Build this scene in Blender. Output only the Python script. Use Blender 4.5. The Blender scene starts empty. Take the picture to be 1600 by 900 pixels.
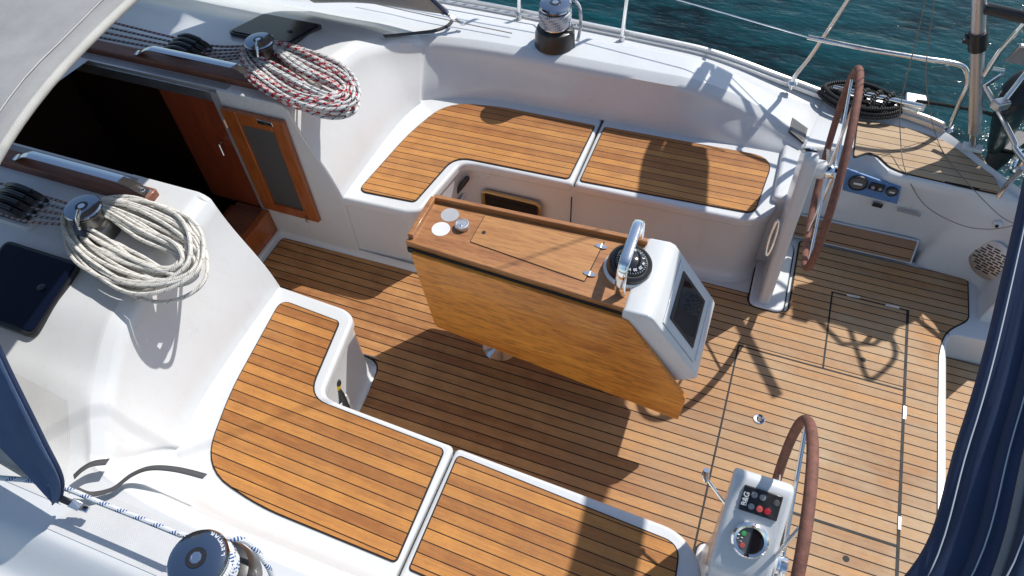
import bpy, bmesh, math, random
from mathutils import Vector, Matrix
random.seed(7)
PI = math.pi
scene = bpy.context.scene
COL = scene.collection

# ------------------------------------------------------------------ camera
# boat axes: X aft, Y to starboard, Z up, cockpit sole at z = 0
F = 1099.318
VX = (-3500 - 800, -725 - 450); VY = (1480 - 800, -1010 - 450)
ex = -Vector((VX[0], VX[1], F)).normalized()
ey = Vector((VY[0], VY[1], F)).normalized()
ez = ex.cross(ey)
CAM = Vector((0, -1.78, 3.0))
def ray(px, py):
    d = Vector((px - 800, py - 450, F))
    return Vector((ex.dot(d), ey.dot(d), ez.dot(d)))
def at(px, py, z=0.0):          # a measured photo point at a known height
    d = ray(px, py); t = (z - CAM.z) / d.z
    return CAM + d * t
def aty(px, py, y):
    d = ray(px, py); t = (y - CAM.y) / d.y
    return CAM + d * t
def atx(px, py, x):
    d = ray(px, py); t = (x - CAM.x) / d.x
    return CAM + d * t
cd = bpy.data.cameras.new('camera'); cam = bpy.data.objects.new('camera', cd); COL.objects.link(cam)
cd.sensor_width = 36; cd.lens = 36 * F / 1600; cd.clip_start = 0.02; cd.clip_end = 2000
m = Matrix.Identity(4)
for i, e in enumerate((ex, ey, ez)):
    m[i][0] = e.x; m[i][1] = -e.y; m[i][2] = -e.z
m.translation = CAM
cam.matrix_world = m
scene.camera = cam

# ------------------------------------------------------------------ node helpers
class NT:
    def __init__(s, name):
        s.m = bpy.data.materials.new(name); s.m.use_nodes = True
        s.t = s.m.node_tree; s.n = s.t.nodes; s.l = s.t.links
        s.b = s.n['Principled BSDF']
    def new(s, typ, **kw):
        n = s.n.new(typ)
        for k, v in kw.items(): setattr(n, k, v)
        return n
    def put(s, sock, v):
        if isinstance(v, bpy.types.NodeSocket): s.l.new(v, sock)
        else: sock.default_value = v
    def math(s, op, a, b=0.0, c=0.0):
        n = s.new('ShaderNodeMath', operation=op)
        s.put(n.inputs[0], a); s.put(n.inputs[1], b); s.put(n.inputs[2], c)
        return n.outputs[0]
    def mix(s, f, a, b, mode='MIX'):
        n = s.new('ShaderNodeMix', data_type='RGBA', blend_type=mode)
        s.put(n.inputs[0], f); s.put(n.inputs[6], a); s.put(n.inputs[7], b)
        return n.outputs[2]
    def noise(s, vec, scale, detail=4, rough=.5):
        n = s.new('ShaderNodeTexNoise'); s.put(n.inputs['Vector'], vec)
        n.inputs['Scale'].default_value = scale; n.inputs['Detail'].default_value = detail; n.inputs['Roughness'].default_value = rough
        return n.outputs['Fac']
    def coord(s, which='Object'): return s.new('ShaderNodeTexCoord').outputs[which]
    def sep(s, v):
        n = s.new('ShaderNodeSeparateXYZ'); s.put(n.inputs[0], v); return n.outputs
    def comb(s, x, y, z):
        n = s.new('ShaderNodeCombineXYZ'); s.put(n.inputs[0], x); s.put(n.inputs[1], y); s.put(n.inputs[2], z); return n.outputs[0]
    def ramp(s, f, lo, hi):
        n = s.new('ShaderNodeMapRange'); s.put(n.inputs[0], f); n.inputs[1].default_value = lo; n.inputs[2].default_value = hi
        return n.outputs[0]
    def bump(s, h, strength=.3, dist=.002):
        n = s.new('ShaderNodeBump'); s.put(n.inputs['Height'], h); n.inputs['Strength'].default_value = strength; n.inputs['Distance'].default_value = dist
        s.l.new(n.outputs[0], s.b.inputs['Normal'])
    def set(s, **kw):
        for k, v in kw.items():
            s.put(s.b.inputs[k.replace('_', ' ')], v)
        return s
def C4(c): return (c[0], c[1], c[2], 1)
def simple(name, col, rough=.5, metal=0., coat=0., var=.06, scale=14, bump=0., bscale=60):
    t = NT(name); co = t.coord()
    n = t.ramp(t.noise(co, scale, 5, .6), .3, .7)
    c = t.mix(n, C4([x * (1 - var) for x in col]), C4([min(1, x * (1 + var)) for x in col]))
    t.set(Base_Color=c, Metallic=metal, Coat_Weight=coat, Coat_Roughness=.1)
    t.set(Roughness=t.math('MULTIPLY_ADD', n, .12, max(0.02, rough - .06)))
    if bump: t.bump(t.noise(co, bscale, 3), bump, .003)
    return t.m
def teak(name, pitch, phase=0., slope=0., cA=(.47, .235, .09), cB=(.33, .15, .055), cG=(.46, .33, .2), grey=.2, w=.09, xr=None):
    t = NT(name); co = t.coord(); x, y, z = t.sep(co)
    v = t.math('MULTIPLY_ADD', x, -slope, y)
    v = t.math('ADD', t.math('MULTIPLY', v, 1 / pitch), phase)
    fl = t.math('FLOOR', v); fr = t.math('SUBTRACT', v, fl)
    seam = t.math('LESS_THAN', fr, w)
    wn = t.new('ShaderNodeTexWhiteNoise', noise_dimensions='1D'); t.put(wn.inputs['W'], fl)
    wn2 = t.new('ShaderNodeTexWhiteNoise', noise_dimensions='1D'); t.put(wn2.inputs['W'], t.math('ADD', fl, 31.7))
    off = t.math('MULTIPLY', wn.outputs['Value'], 7.)
    g1 = t.noise(t.comb(t.math('MULTIPLY_ADD', x, 6., off), t.math('MULTIPLY', v, 9.), z), 1., 6, .65)
    g2 = t.noise(t.comb(t.math('MULTIPLY_ADD', x, 1.6, off), t.math('MULTIPLY', v, .7), z), 1.6, 4, .6)
    g3 = t.noise(co, 2.3, 4, .6)
    g4 = t.noise(t.comb(t.math('MULTIPLY', x, 25.), t.math('MULTIPLY', v, 40.), z), 1., 3, .7)
    k = t.math('ADD', t.math('MULTIPLY', t.ramp(g1, .3, .72), .5), t.math('MULTIPLY', wn2.outputs['Value'], .68))
    k = t.math('ADD', k, t.math('MULTIPLY', t.ramp(g2, .35, .65), .4))
    g5 = t.noise(co, 9., 5, .7)
    k = t.math('ADD', k, t.math('MULTIPLY', t.math('SUBTRACT', g5, .5), 1.1)); k = t.math('SUBTRACT', k, .17)
    c = t.mix(k, C4(cA), C4(cB))
    gk = t.math('MULTIPLY', t.ramp(t.math('ADD', t.math('MULTIPLY', g3, .6), t.math('MULTIPLY', g2, .4)), .35, .65), grey * 2)
    if xr: gk = t.math('MULTIPLY', gk, t.ramp(x, xr[0], xr[1]))
    c = t.mix(t.math('MINIMUM', gk, .9), c, C4(cG))
    c = t.mix(t.math('MULTIPLY', t.ramp(g4, .5, .78), .55), c, C4([q * .45 for q in cB]))
    c = t.mix(seam, c, (.010, .007, .006, 1))
    t.set(Base_Color=c, Roughness=t.math('MULTIPLY_ADD', g1, .25, .5), Specular_IOR_Level=.3)
    t.bump(t.math('SUBTRACT', t.math('MULTIPLY', g1, .35), t.math('MULTIPLY', seam, .8)), .5, .002)
    return t.m
def wood(name, cA, cB, cC, axis='x', coat=.6, rough=.35):
    t = NT(name); co = t.coord(); x, y, z = t.sep(co)
    if axis == 'x': vec = t.comb(t.math('MULTIPLY', x, 1.6), t.math('MULTIPLY', y, 13.), t.math('MULTIPLY', z, 13.))
    elif axis == 'z': vec = t.comb(t.math('MULTIPLY', x, 13.), t.math('MULTIPLY', y, 13.), t.math('MULTIPLY', z, 1.6))
    else: vec = t.comb(t.math('MULTIPLY', x, 13.), t.math('MULTIPLY', y, 1.6), t.math('MULTIPLY', z, 13.))
    a = t.noise(vec, 1.0, 6, .6); b = t.noise(vec, 6., 4, .7); d = t.noise(co, 3., 3, .5)
    c = t.mix(t.ramp(a, .32, .68), C4(cA), C4(cB))
    c = t.mix(t.math('MULTIPLY', t.ramp(b, .46, .70), .75), c, C4(cC))
    c = t.mix(t.math('MULTIPLY', t.ramp(d, .45, .75), .3), c, C4(cA))
    t.set(Base_Color=c, Roughness=t.math('MULTIPLY_ADD', b, .2, rough - .1), Coat_Weight=coat, Coat_Roughness=.12)
    t.bump(b, .12, .001)
    return t.m
def rope(name, base, fleck, per=.03, dens=.45, fleck2=None, kb=2.6, db=.78):
    t = NT(name); u, v, _ = t.sep(t.coord('UV'))          # u metres along, v 0..1 round
    a = t.math('FRACT', t.math('ADD', t.math('MULTIPLY', u, 1 / per), t.math('MULTIPLY', v, 1.)))
    b = t.math('FRACT', t.math('SUBTRACT', t.math('MULTIPLY', u, 1 / per * kb), t.math('MULTIPLY', v, 2.)))
    mk = t.math('MULTIPLY', t.math('LESS_THAN', a, dens), t.math('LESS_THAN', b, db))
    n = t.noise(t.coord(), 60, 2)
    c = t.mix(t.ramp(n, .3, .7), C4([q * .82 for q in base]), C4(base))
    c = t.mix(mk, c, C4(fleck))
    if fleck2:
        e = t.math('FRACT', t.math('SUBTRACT', t.math('MULTIPLY', u, 1 / per * .5), t.math('MULTIPLY', v, 1.)))
        c = t.mix(t.math('LESS_THAN', e, .16), c, C4(fleck2))
    t.set(Base_Color=c, Roughness=.85, Specular_IOR_Level=.15)
    br = t.math('SINE', t.math('ADD', t.math('MULTIPLY', u, 900.), t.math('MULTIPLY', v, 12.566)))
    t.bump(br, .5, .0015)
    return t.m
def laid_rope(name, base):
    t = NT(name); u, v, _ = t.sep(t.coord('UV'))
    s = t.math('SINE', t.math('ADD', t.math('MULTIPLY', u, 2 * PI / .012), t.math('MULTIPLY', v, 6.2832)))
    c = t.mix(t.ramp(s, -.6, 1.), C4([q * .3 for q in base]), C4(base))
    t.set(Base_Color=c, Roughness=.6); t.bump(s, .9, .005); return t.m
def canvas(name, col, rough=.85, weave=900.):
    t = NT(name); co = t.coord(); x, y, z = t.sep(co)
    w = t.math('MULTIPLY', t.math('SINE', t.math('MULTIPLY', t.math('ADD', x, z), weave)), t.math('SINE', t.math('MULTIPLY', y, weave)))
    n = t.noise(co, 9, 6, .65); n2 = t.noise(co, 240, 2)
    c = t.mix(t.ramp(n, .3, .7), C4([q * .88 for q in col]), C4([q * 1.1 for q in col]))
    c = t.mix(t.math('MULTIPLY', n2, .35), c, C4([q * .6 for q in col]))
    t.set(Base_Color=c, Roughness=rough, Specular_IOR_Level=.2)
    t.bump(t.math('ADD', w, t.math('MULTIPLY', n, 3.)), .25, .002)
    return t.m
def metal(name, col=(.8, .8, .8), rough=.12, scratch=.1):
    t = NT(name); n = t.noise(t.coord(), 35, 6, .7)
    t.set(Base_Color=C4(col), Metallic=1., Roughness=t.math('MULTIPLY_ADD', t.ramp(n, .3, .75), scratch, rough)); return t.m

M = {}
g = NT('gelcoat'); co = g.coord()
gn = g.noise(co, 1.7, 5, .6); gd = g.noise(co, 26, 5, .7)
gc = g.mix(g.ramp(gn, .3, .7), (.655, .665, .665, 1), (.70, .715, .72, 1))
gc = g.mix(g.math('MULTIPLY', g.ramp(gd, .56, .8), .22), gc, (.46, .42, .36, 1))
gs = g.noise(g.comb(g.math('MULTIPLY', g.sep(co)[0], 9.), g.math('MULTIPLY', g.sep(co)[1], 9.), g.math('MULTIPLY', g.sep(co)[2], 1.5)), 1.4, 6, .7)
gc = g.mix(g.math('MULTIPLY', g.ramp(gs, .55, .8), .14), gc, (.45, .40, .33, 1))
g.set(Base_Color=gc, Roughness=g.math('MULTIPLY_ADD', gn, .15, .22), Coat_Weight=.3, Coat_Roughness=.08)
g.bump(g.noise(co, 5, 3), .12, .01)
M['gel'] = g.m
g = NT('gelcoat_nonskid'); co = g.coord(); x, y, z = g.sep(co)
w = g.math('MULTIPLY', g.math('SINE', g.math('MULTIPLY', g.math('MULTIPLY_ADD', x, .35, y), 620.)), g.math('SINE', g.math('MULTIPLY', g.math('MULTIPLY_ADD', y, -.35, x), 620.)))
gn = g.noise(co, 8, 5, .6)
g.set(Base_Color=g.mix(g.ramp(gn, .3, .7), (.60, .60, .595, 1), (.66, .66, .655, 1)), Roughness=.6); g.bump(w, .2, .0012)
M['nonskid'] = g.m
M['teak_sole'] = teak('teak_sole', .0496, .02, 0., (.56, .285, .105), (.28, .115, .042), (.53, .40, .25), .42, .11, (-.7, .75))
M['teak_seat_s'] = teak('teak_seat_starboard', .0447, .1, .03, (.60, .27, .07), (.30, .105, .028), (.52, .32, .15), .14)
M['teak_seat_p'] = teak('teak_seat_port', .0447, .1, -.03, (.60, .265, .065), (.29, .10, .026), (.52, .31, .14), .12)
M['teak_helm'] = teak('teak_helm_seat', .052, .3, .0, (.54, .37, .2), (.38, .235, .12), (.58, .45, .32), .35, .08)
M['tab_top'] = wood('varnished_table_top', (.48, .22, .075), (.30, .11, .034), (.15, .045, .016), 'x', .25, .5)
M['tab_lid'] = wood('varnished_table_lid', (.55, .27, .09), (.40, .17, .05), (.22, .085, .025), 'x', .25, .5)
M['leaf'] = wood('varnished_leaf', (.92, .36, .045), (.60, .185, .02), (.24, .055, .008), 'x', .3, .4)
M['door'] = wood('varnished_door_wood', (.42, .125, .028), (.30, .07, .014), (.17, .035, .01), 'z', .5, .35)
M['trim'] = wood('dark_hardwood_trim', (.24, .08, .035), (.15, .045, .022), (.08, .025, .014), 'x', .2, .55)
M['inner'] = wood('cabin_panel_wood', (.30, .06, .022), (.21, .042, .016), (.12, .024, .010), 'z', .4, .4)
M['chrome'] = metal('chrome', (.86, .87, .88), .05, .08)
M['steel'] = metal('stainless_tube', (.78, .78, .78), .16, .14)
M['alu'] = metal('anodised_aluminium', (.62, .62, .63), .35, .2)
M['alu_rail'] = metal('toe_rail_aluminium', (.72, .72, .71), .42, .15)
M['winch_dark'] = metal('winch_drum_dark', (.20, .195, .19), .3, .15)
M['brass'] = metal('bronze_frame', (.55, .42, .24), .3, .15)
M['black'] = simple('black_plastic', (.018, .018, .02), .4, coat=.2, bump=.1)
M['rubber'] = simple('black_seal', (.014, .013, .013), .7)
M['dark'] = simple('dark_cavity', (.012, .010, .010), .9)
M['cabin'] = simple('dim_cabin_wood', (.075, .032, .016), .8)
M['cap'] = metal('polished_winch_cap', (.36, .39, .44), .08, .08)
M['grey_pl'] = simple('grey_plastic', (.33, .33, .34), .5)
M['frame_grey'] = simple('grey_companionway_frame', (.30, .29, .30), .45)
M['leather'] = simple('brown_leather_rim', (.20, .085, .06), .75, var=.3, scale=45, bump=.6, bscale=260)
M['yellow'] = simple('yellow_plastic', (.8, .55, .01), .5)
M['red'] = simple('red_plastic', (.6, .02, .03), .4)
M['pinkred'] = simple('soft_red_key', (.7, .12, .1), .4)
M['green'] = simple('green_key', (.08, .45, .14), .4)
M['white_pl'] = simple('white_plastic', (.78, .78, .77), .35)
M['letter'] = simple('white_lettering', (.75, .75, .75), .5)
M['strap'] = canvas('grey_webbing', (.10, .10, .105), .8, 1500)
M['mesh_pane'] = simple('grey_mesh_pane', (.075, .072, .07), .6, bump=.5, bscale=500)
M['cup'] = simple('grey_cup_liner', (.45, .45, .46), .35)
M['hood'] = canvas('sprayhood_canvas', (.40, .395, .385), .85, 2400.)
M['hem'] = canvas('sprayhood_hem', (.60, .58, .53))
M['navy'] = canvas('navy_canvas', (.034, .052, .110), .8, 5200.)
M['greycan'] = canvas('grey_canvas_lining', (.24, .24, .25), .85, 5200.)
M['piping'] = simple('pale_stitching', (.45, .5, .55), .8)
M['rope_red'] = rope('white_rope_red_fleck', (.72, .70, .68), (.45, .02, .035), .052, .48, None, 1.9, .85)
M['rope_navy'] = rope('white_rope_navy_fleck', (.78, .78, .76), (.02, .03, .07), .050, .17)
M['rope_white'] = rope('white_rope_fine_fleck', (.78, .76, .70), (.25, .2, .16), .060, .07)
M['rope_blue'] = rope('white_rope_blue_fleck', (.74, .76, .78), (.03, .10, .28), .070, .38, None, 7., .5)
M['rope_grey'] = rope('grey_navy_rope', (.42, .42, .44), (.03, .035, .06), .028, .42)
M['rope_dark'] = rope('grey_red_rope', (.45, .42, .42), (.16, .02, .03), .030, .42)
M['rope_black'] = laid_rope('black_mooring_rope', (.05, .048, .046))
M['cord'] = simple('thin_grey_cord', (.22, .19, .16), .8)
gl = NT('smoked_acrylic'); gl.set(Base_Color=(.004, .007, .022, 1), Roughness=.22, Specular_IOR_Level=.18); M['acrylic'] = gl.m
gl = NT('screen_glass'); gl.set(Base_Color=(.010, .011, .014, 1), Roughness=.04, Specular_IOR_Level=.7); M['screen'] = gl.m
gl = NT('lcd_grey'); n = gl.noise(gl.coord(), 60, 3); gl.set(Base_Color=gl.mix(n, (.10, .10, .095, 1), (.15, .15, .14, 1)), Roughness=.15); M['lcd'] = gl.m
gl = NT('black_dome'); gl.set(Base_Color=(.012, .012, .014, 1), Roughness=.08, Coat_Weight=1., Coat_Roughness=.03); M['dome'] = gl.m
# water
g = NT('sea_water'); co = g.coord(); x, y, z = g.sep(co)
vec = g.comb(g.math('MULTIPLY', x, .55), g.math('MULTIPLY', y, 1.25), z)
n1 = g.noise(vec, 1.1, 4, .55); n2 = g.noise(vec, 7., 5, .6); n3 = g.noise(vec, .5, 2, .5)
c = g.mix(g.ramp(n1, .42, .56), (.001, .008, .010, 1), (.0015, .040, .048, 1))  # dark patches in the colour stand in for reflections
c = g.mix(g.math('MULTIPLY', g.ramp(n2, .45, .75), .5), c, (.003, .075, .088, 1))
g.set(Base_Color=c, Roughness=.10, IOR=1.33, Specular_IOR_Level=.28)
g.bump(g.math('ADD', g.math('MULTIPLY', n1, 1.2), g.math('MULTIPLY', n2, .25)), .55, .12)
M['water'] = g.m

# ------------------------------------------------------------------ mesh helpers
def lerp(a, b, t): return a + (b - a) * t
def sstep(a, b, x):
    t = max(0., min(1., (x - a) / (b - a))); return t * t * (3 - 2 * t)
def interp(tab, x):
    if x <= tab[0][0]: return tab[0][1]
    for (a, va), (b, vb) in zip(tab, tab[1:]):
        if x <= b:
            t = (x - a) / (b - a); return lerp(va, vb, t * t * (3 - 2 * t) * .5 + t * .5)
    return tab[-1][1]
def smooth_path(pts, k=8, closed=False):
    P = [Vector(p) for p in pts]; n = len(P); out = []
    rng = range(n if closed else n - 1)
    for i in rng:
        if closed: p0, p1, p2, p3 = P[(i - 1) % n], P[i], P[(i + 1) % n], P[(i + 2) % n]
        else: p0, p1, p2, p3 = P[max(i - 1, 0)], P[i], P[i + 1], P[min(i + 2, n - 1)]
        for j in range(k):
            t = j / k
            out.append(.5 * ((2 * p1) + (-p0 + p2) * t + (2 * p0 - 5 * p1 + 4 * p2 - p3) * t * t + (-p0 + 3 * p1 - 3 * p2 + p3) * t ** 3))
    if not closed: out.append(P[-1].copy())
    return out
def rounded(pts, r, k=6):        # 2-D polygon with rounded corners; r number or list
    n = len(pts); out = []
    for i in range(n):
        p = Vector(pts[i][:2]); a = Vector(pts[i - 1][:2]); b = Vector(pts[(i + 1) % n][:2])
        rr = r[i] if isinstance(r, (list, tuple)) else r
        da = (a - p); db = (b - p); la = da.length; lb = db.length
        if rr <= 1e-5: out.append((p.x, p.y)); continue
        da /= la; db /= lb
        d = min(rr, la * .49, lb * .49)
        q0 = p + da * d; q1 = p + db * d
        for j in range(k + 1):
            t = j / k
            v = (1 - t) ** 2 * q0 + 2 * t * (1 - t) * p + t * t * q1
            out.append((v.x, v.y))
    return out
def offset_poly(pts, d):
    n = len(pts); area = sum(pts[i][0] * pts[(i + 1) % n][1] - pts[(i + 1) % n][0] * pts[i][1] for i in range(n))
    s = 1 if area > 0 else -1; out = []
    for i in range(n):
        a = Vector(pts[i - 1]); p = Vector(pts[i]); b = Vector(pts[(i + 1) % n])
        e1 = (p - a); e2 = (b - p)
        if e1.length < 1e-7: e1 = e2.copy()
        if e2.length < 1e-7: e2 = e1.copy()
        e1.normalize(); e2.normalize()
        n1 = Vector((e1.y, -e1.x)); n2 = Vector((e2.y, -e2.x)); nn = n1 + n2
        if nn.length < 1e-6: nn = n1
        nn.normalize(); c = max(.5, nn.dot(n1))
        q = p + nn * (s * d / c); out.append((q.x, q.y))
    return out
class MB:
    def __init__(s): s.v = []; s.f = []; s.uv = {}
    def add(s, vs, fs):
        o = len(s.v); s.v += [Vector(v) for v in vs]; s.f += [tuple(i + o for i in f) for f in fs]; return s
    def box(s, c, d, rot=None):
        hx, hy, hz = d[0] / 2, d[1] / 2, d[2] / 2
        vs = [Vector((a * hx, b * hy, e * hz)) for e in (-1, 1) for b in (-1, 1) for a in (-1, 1)]
        if rot is not None: vs = [rot @ v for v in vs]
        return s.add([v + Vector(c) for v in vs], [(0, 2, 3, 1), (4, 5, 7, 6), (0, 1, 5, 4), (1, 3, 7, 5), (3, 2, 6, 7), (2, 0, 4, 6)])
    def prism(s, poly, z0, z1, fn=None):   # poly xy; fn maps (x,y,z)->Vector
        n = len(poly); fn = fn or (lambda x, y, z: Vector((x, y, z)))
        area = sum(poly[i][0] * poly[(i + 1) % n][1] - poly[(i + 1) % n][0] * poly[i][1] for i in range(n))
        if area < 0: poly = poly[::-1]
        vs = [fn(x, y, z0) for x, y in poly] + [fn(x, y, z1) for x, y in poly]
        fs = [tuple(range(n - 1, -1, -1)), tuple(range(n, 2 * n))] + [(i, (i + 1) % n, n + (i + 1) % n, n + i) for i in range(n)]
        return s.add(vs, fs)
    def grid(s, rows, closed=False):
        o = len(s.v); n = len(rows[0])
        for r in rows: s.v += [Vector(p) for p in r]
        for i in range(len(rows) - 1):
            for j in range(n if closed else n - 1):
                k = (j + 1) % n
                s.f.append((o + i * n + j, o + i * n + k, o + (i + 1) * n + k, o + (i + 1) * n + j))
        return s
    def tube(s, pts, r, n=8, closed=False, cap=True, flat=None):
        P = [Vector(p) for p in pts]; m = len(P); o = len(s.v)
        T = []
        for i in range(m):
            a = P[i - 1] if (closed or i > 0) else P[i]; b = P[(i + 1) % m] if (closed or i < m - 1) else P[i]
            t = b - a
            T.append(t.normalized() if t.length > 1e-9 else Vector((0, 0, 1)))
        up = Vector((0, 0, 1)) if abs(T[0].z) < .9 else Vector((1, 0, 0))
        nrm = (up - T[0] * up.dot(T[0])).normalized(); L = 0
        rows = m + 1 if closed else m
        for i in range(rows):
            q = i % m
            if i > 0:
                L += (P[q] - P[(i - 1) % m]).length
                nrm = (nrm - T[q] * nrm.dot(T[q]))
                nrm = nrm.normalized() if nrm.length > 1e-6 else T[q].orthogonal().normalized()
            bn = T[q].cross(nrm)
            rr = r[q] if isinstance(r, (list, tuple)) else r
            ra, rb = (rr, rr) if flat is None else (rr * flat[0], rr * flat[1])
            for j in range(n + 1):
                a = 2 * PI * j / n
                s.v.append(P[q] + nrm * math.cos(a) * ra + bn * math.sin(a) * rb); s.uv[len(s.v) - 1] = (L, j / n)
        for i in range(rows - 1):
            for j in range(n):
                a = o + i * (n + 1) + j
                s.f.append((a, a + n + 1, a + n + 2, a + 1))
        if cap and not closed:
            s.f.append(tuple(o + j for j in range(n))); e = o + (rows - 1) * (n + 1)
            s.f.append(tuple(e + j for j in range(n - 1, -1, -1)))
        return s
    def lathe(s, prof, org=(0, 0, 0), axis=(0, 0, 1), n=32):   # prof (r, h)
        az = Vector(axis).normalized(); ax = az.orthogonal().normalized() if abs(az.z) < .99 else Vector((1, 0, 0)); ay = az.cross(ax)
        O = Vector(org); o = len(s.v)
        for r, h in prof:
            for j in range(n):
                a = 2 * PI * j / n; s.v.append(O + az * h + (ax * math.cos(a) + ay * math.sin(a)) * r)
        for i in range(len(prof) - 1):
            for j in range(n):
                k = (j + 1) % n; s.f.append((o + i * n + j, o + i * n + k, o + (i + 1) * n + k, o + (i + 1) * n + j))
        if prof[0][0] > 1e-6: s.f.append(tuple(o + j for j in range(n - 1, -1, -1)))
        if prof[-1][0] > 1e-6: e = o + (len(prof) - 1) * n; s.f.append(tuple(e + j for j in range(n)))
        return s
    def ball(s, c, r, n=16, sc=(1, 1, 1)):
        prof = [(math.sin(PI * i / 10) * r, -math.cos(PI * i / 10) * r) for i in range(11)]
        o = len(s.v); s.lathe(prof, (0, 0, 0), (0, 0, 1), n)
        for i in range(o, len(s.v)): s.v[i] = Vector((s.v[i].x * sc[0], s.v[i].y * sc[1], s.v[i].z * sc[2])) + Vector(c)
        return s
    def mirror(s):
        for v in s.v: v.y = -v.y
        s.f = [f[::-1] for f in s.f]; return s
    def build(s, name, mat, parent=None, bevel=0, smooth=True, seg=3, angle=35, weld=False):
        off = Vector((0, 0, 0)); p = parent
        while p is not None: off += p.location; p = p.parent
        me = bpy.data.meshes.new(name)
        me.from_pydata([tuple(v - off) for v in s.v], [], s.f); me.update()
        if s.uv:
            uv = me.uv_layers.new(name='UVMap')
            for l in me.loops:
                uv.data[l.index].uv = s.uv.get(l.vertex_index, (0, 0))
        bm = bmesh.new(); bm.from_mesh(me)
        if weld: bmesh.ops.remove_doubles(bm, verts=bm.verts, dist=1e-5)
        bmesh.ops.recalc_face_normals(bm, faces=bm.faces)
        bm.to_mesh(me); bm.free()
        me.materials.append(M[mat] if isinstance(mat, str) else mat)
        if smooth: me.polygons.foreach_set('use_smooth', [True] * len(me.polygons))
        o = bpy.data.objects.new(name, me); COL.objects.link(o); o.parent = parent
        if bevel:
            b = o.modifiers.new('bevel', 'BEVEL'); b.width = bevel; b.segments = seg; b.limit_method = 'ANGLE'; b.angle_limit = math.radians(30)
            b.harden_normals = False
        if smooth:
            try: me.set_sharp_from_angle(angle=math.radians(angle if not bevel else 60))
            except Exception: pass
        return o
def tag(o, label=None, cat=None, group=None, kind=None):
    if label: o['label'] = label
    if cat: o['category'] = cat
    if group: o['group'] = group
    if kind: o['kind'] = kind
    return o
def thing(name, loc, label, cat, group=None):
    o = bpy.data.objects.new(name, None); COL.objects.link(o); o.location = loc; o.empty_display_size = .1
    return tag(o, label, cat, group)
def copy_tree(o, parent=None, loc=None):
    c = o.copy(); COL.objects.link(c); c.parent = parent
    if loc is not None: c.location = loc
    for ch in list(o.children): copy_tree(ch, c)
    return c
def text_obj(txt, size, loc, xdir, zdir, mat, parent, name='lettering', bold=0., align='CENTER'):
    cu = bpy.data.curves.new('t', 'FONT'); cu.body = txt; cu.size = size; cu.align_x = align; cu.align_y = 'CENTER'; cu.extrude = .0006; cu.offset = bold
    t = bpy.data.objects.new('t', cu); COL.objects.link(t)
    dg = bpy.context.evaluated_depsgraph_get(); dg.update()
    me = bpy.data.meshes.new_from_object(t.evaluated_get(dg)); bpy.data.objects.remove(t)
    X = Vector(xdir).normalized(); Z = Vector(zdir).normalized(); Y = Z.cross(X).normalized(); Z = X.cross(Y)
    mb = MB(); mb.add([Vector(loc) + X * v.co.x + Y * v.co.y + Z * v.co.z for v in me.vertices], [tuple(p.vertices) for p in me.polygons])
    bpy.data.meshes.remove(me)
    return mb.build(name, mat, parent, smooth=False)

# ------------------------------------------------------------------ deck height
ROOF = [(0, 1.02), (.3, 1.0), (.6, .975), (.9, .935), (1.15, .86), (1.4, .755), (1.62, .735), (1.76, .63), (1.97, .605)]
COAM = [(0, 1.02), (.3, 1.0), (.6, .975), (.9, .93), (1.15, .82), (1.36, .735), (1.62, .735), (1.76, .63), (1.97, .605)]
AFT = [(0, .52), (1.7, .52), (1.8, .545), (1.97, .56)]
def hz(x, y):
    y = abs(y)
    t = 1 - sstep(-2.1, -1.72, x)
    z = lerp(interp(COAM, y), interp(ROOF, y), t)
    a = sstep(-.36, .40, x)
    return lerp(z, interp(AFT, y), a)

# ------------------------------------------------------------------ water
wt = MB(); N = 60
wt.add([(-300, -300, -.85), (300, -300, -.85), (300, 300, -.85), (-300, 300, -.85)], [(0, 1, 2, 3)])
tag(wt.build('water', 'water', smooth=False), kind='structure')

# ------------------------------------------------------------------ yacht
Y = thing('sailing_yacht', (0, 0, 0), 'white sailing yacht with teak laid cockpit, benches and open companionway', 'sailing yacht')
OL = [(-1.95, .305), (-1.95, .6), (-1.93, .9), (-1.885, 1.10), (-1.79, 1.285), (-1.725, 1.343), (-1.4, 1.375), (-.9, 1.38), (-.4, 1.38), (-.2, 1.40), (.05, 1.435), (.22, 1.415), (.36, 1.34)]
BL = [(-1.80, .305), (-1.80, .6), (-1.79, .9), (-1.770, 1.05), (-1.745, 1.13), (-1.722, 1.175), (-1.4, 1.285), (-.9, 1.305), (-.4, 1.315), (-.2, 1.32), (.05, 1.33), (.22, 1.335), (.36, 1.335)]
TL = [(-4.3, .305), (-4.3, .8), (-4.3, 1.3), (-4.0, 1.7), (-3.2, 1.94), (-2.5, 1.95), (-1.5, 1.93), (-.85, 1.895), (-.4, 1.86), (-.15, 1.835), (.1, 1.81), (.28, 1.79), (.42, 1.765)]
def dense(L, k=8): return [(p.x, p.y) for p in smooth_path([(a, b, 0) for a, b in L], k)]
OD, BD, TD = dense(OL), dense(BL), dense(TL)
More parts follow.
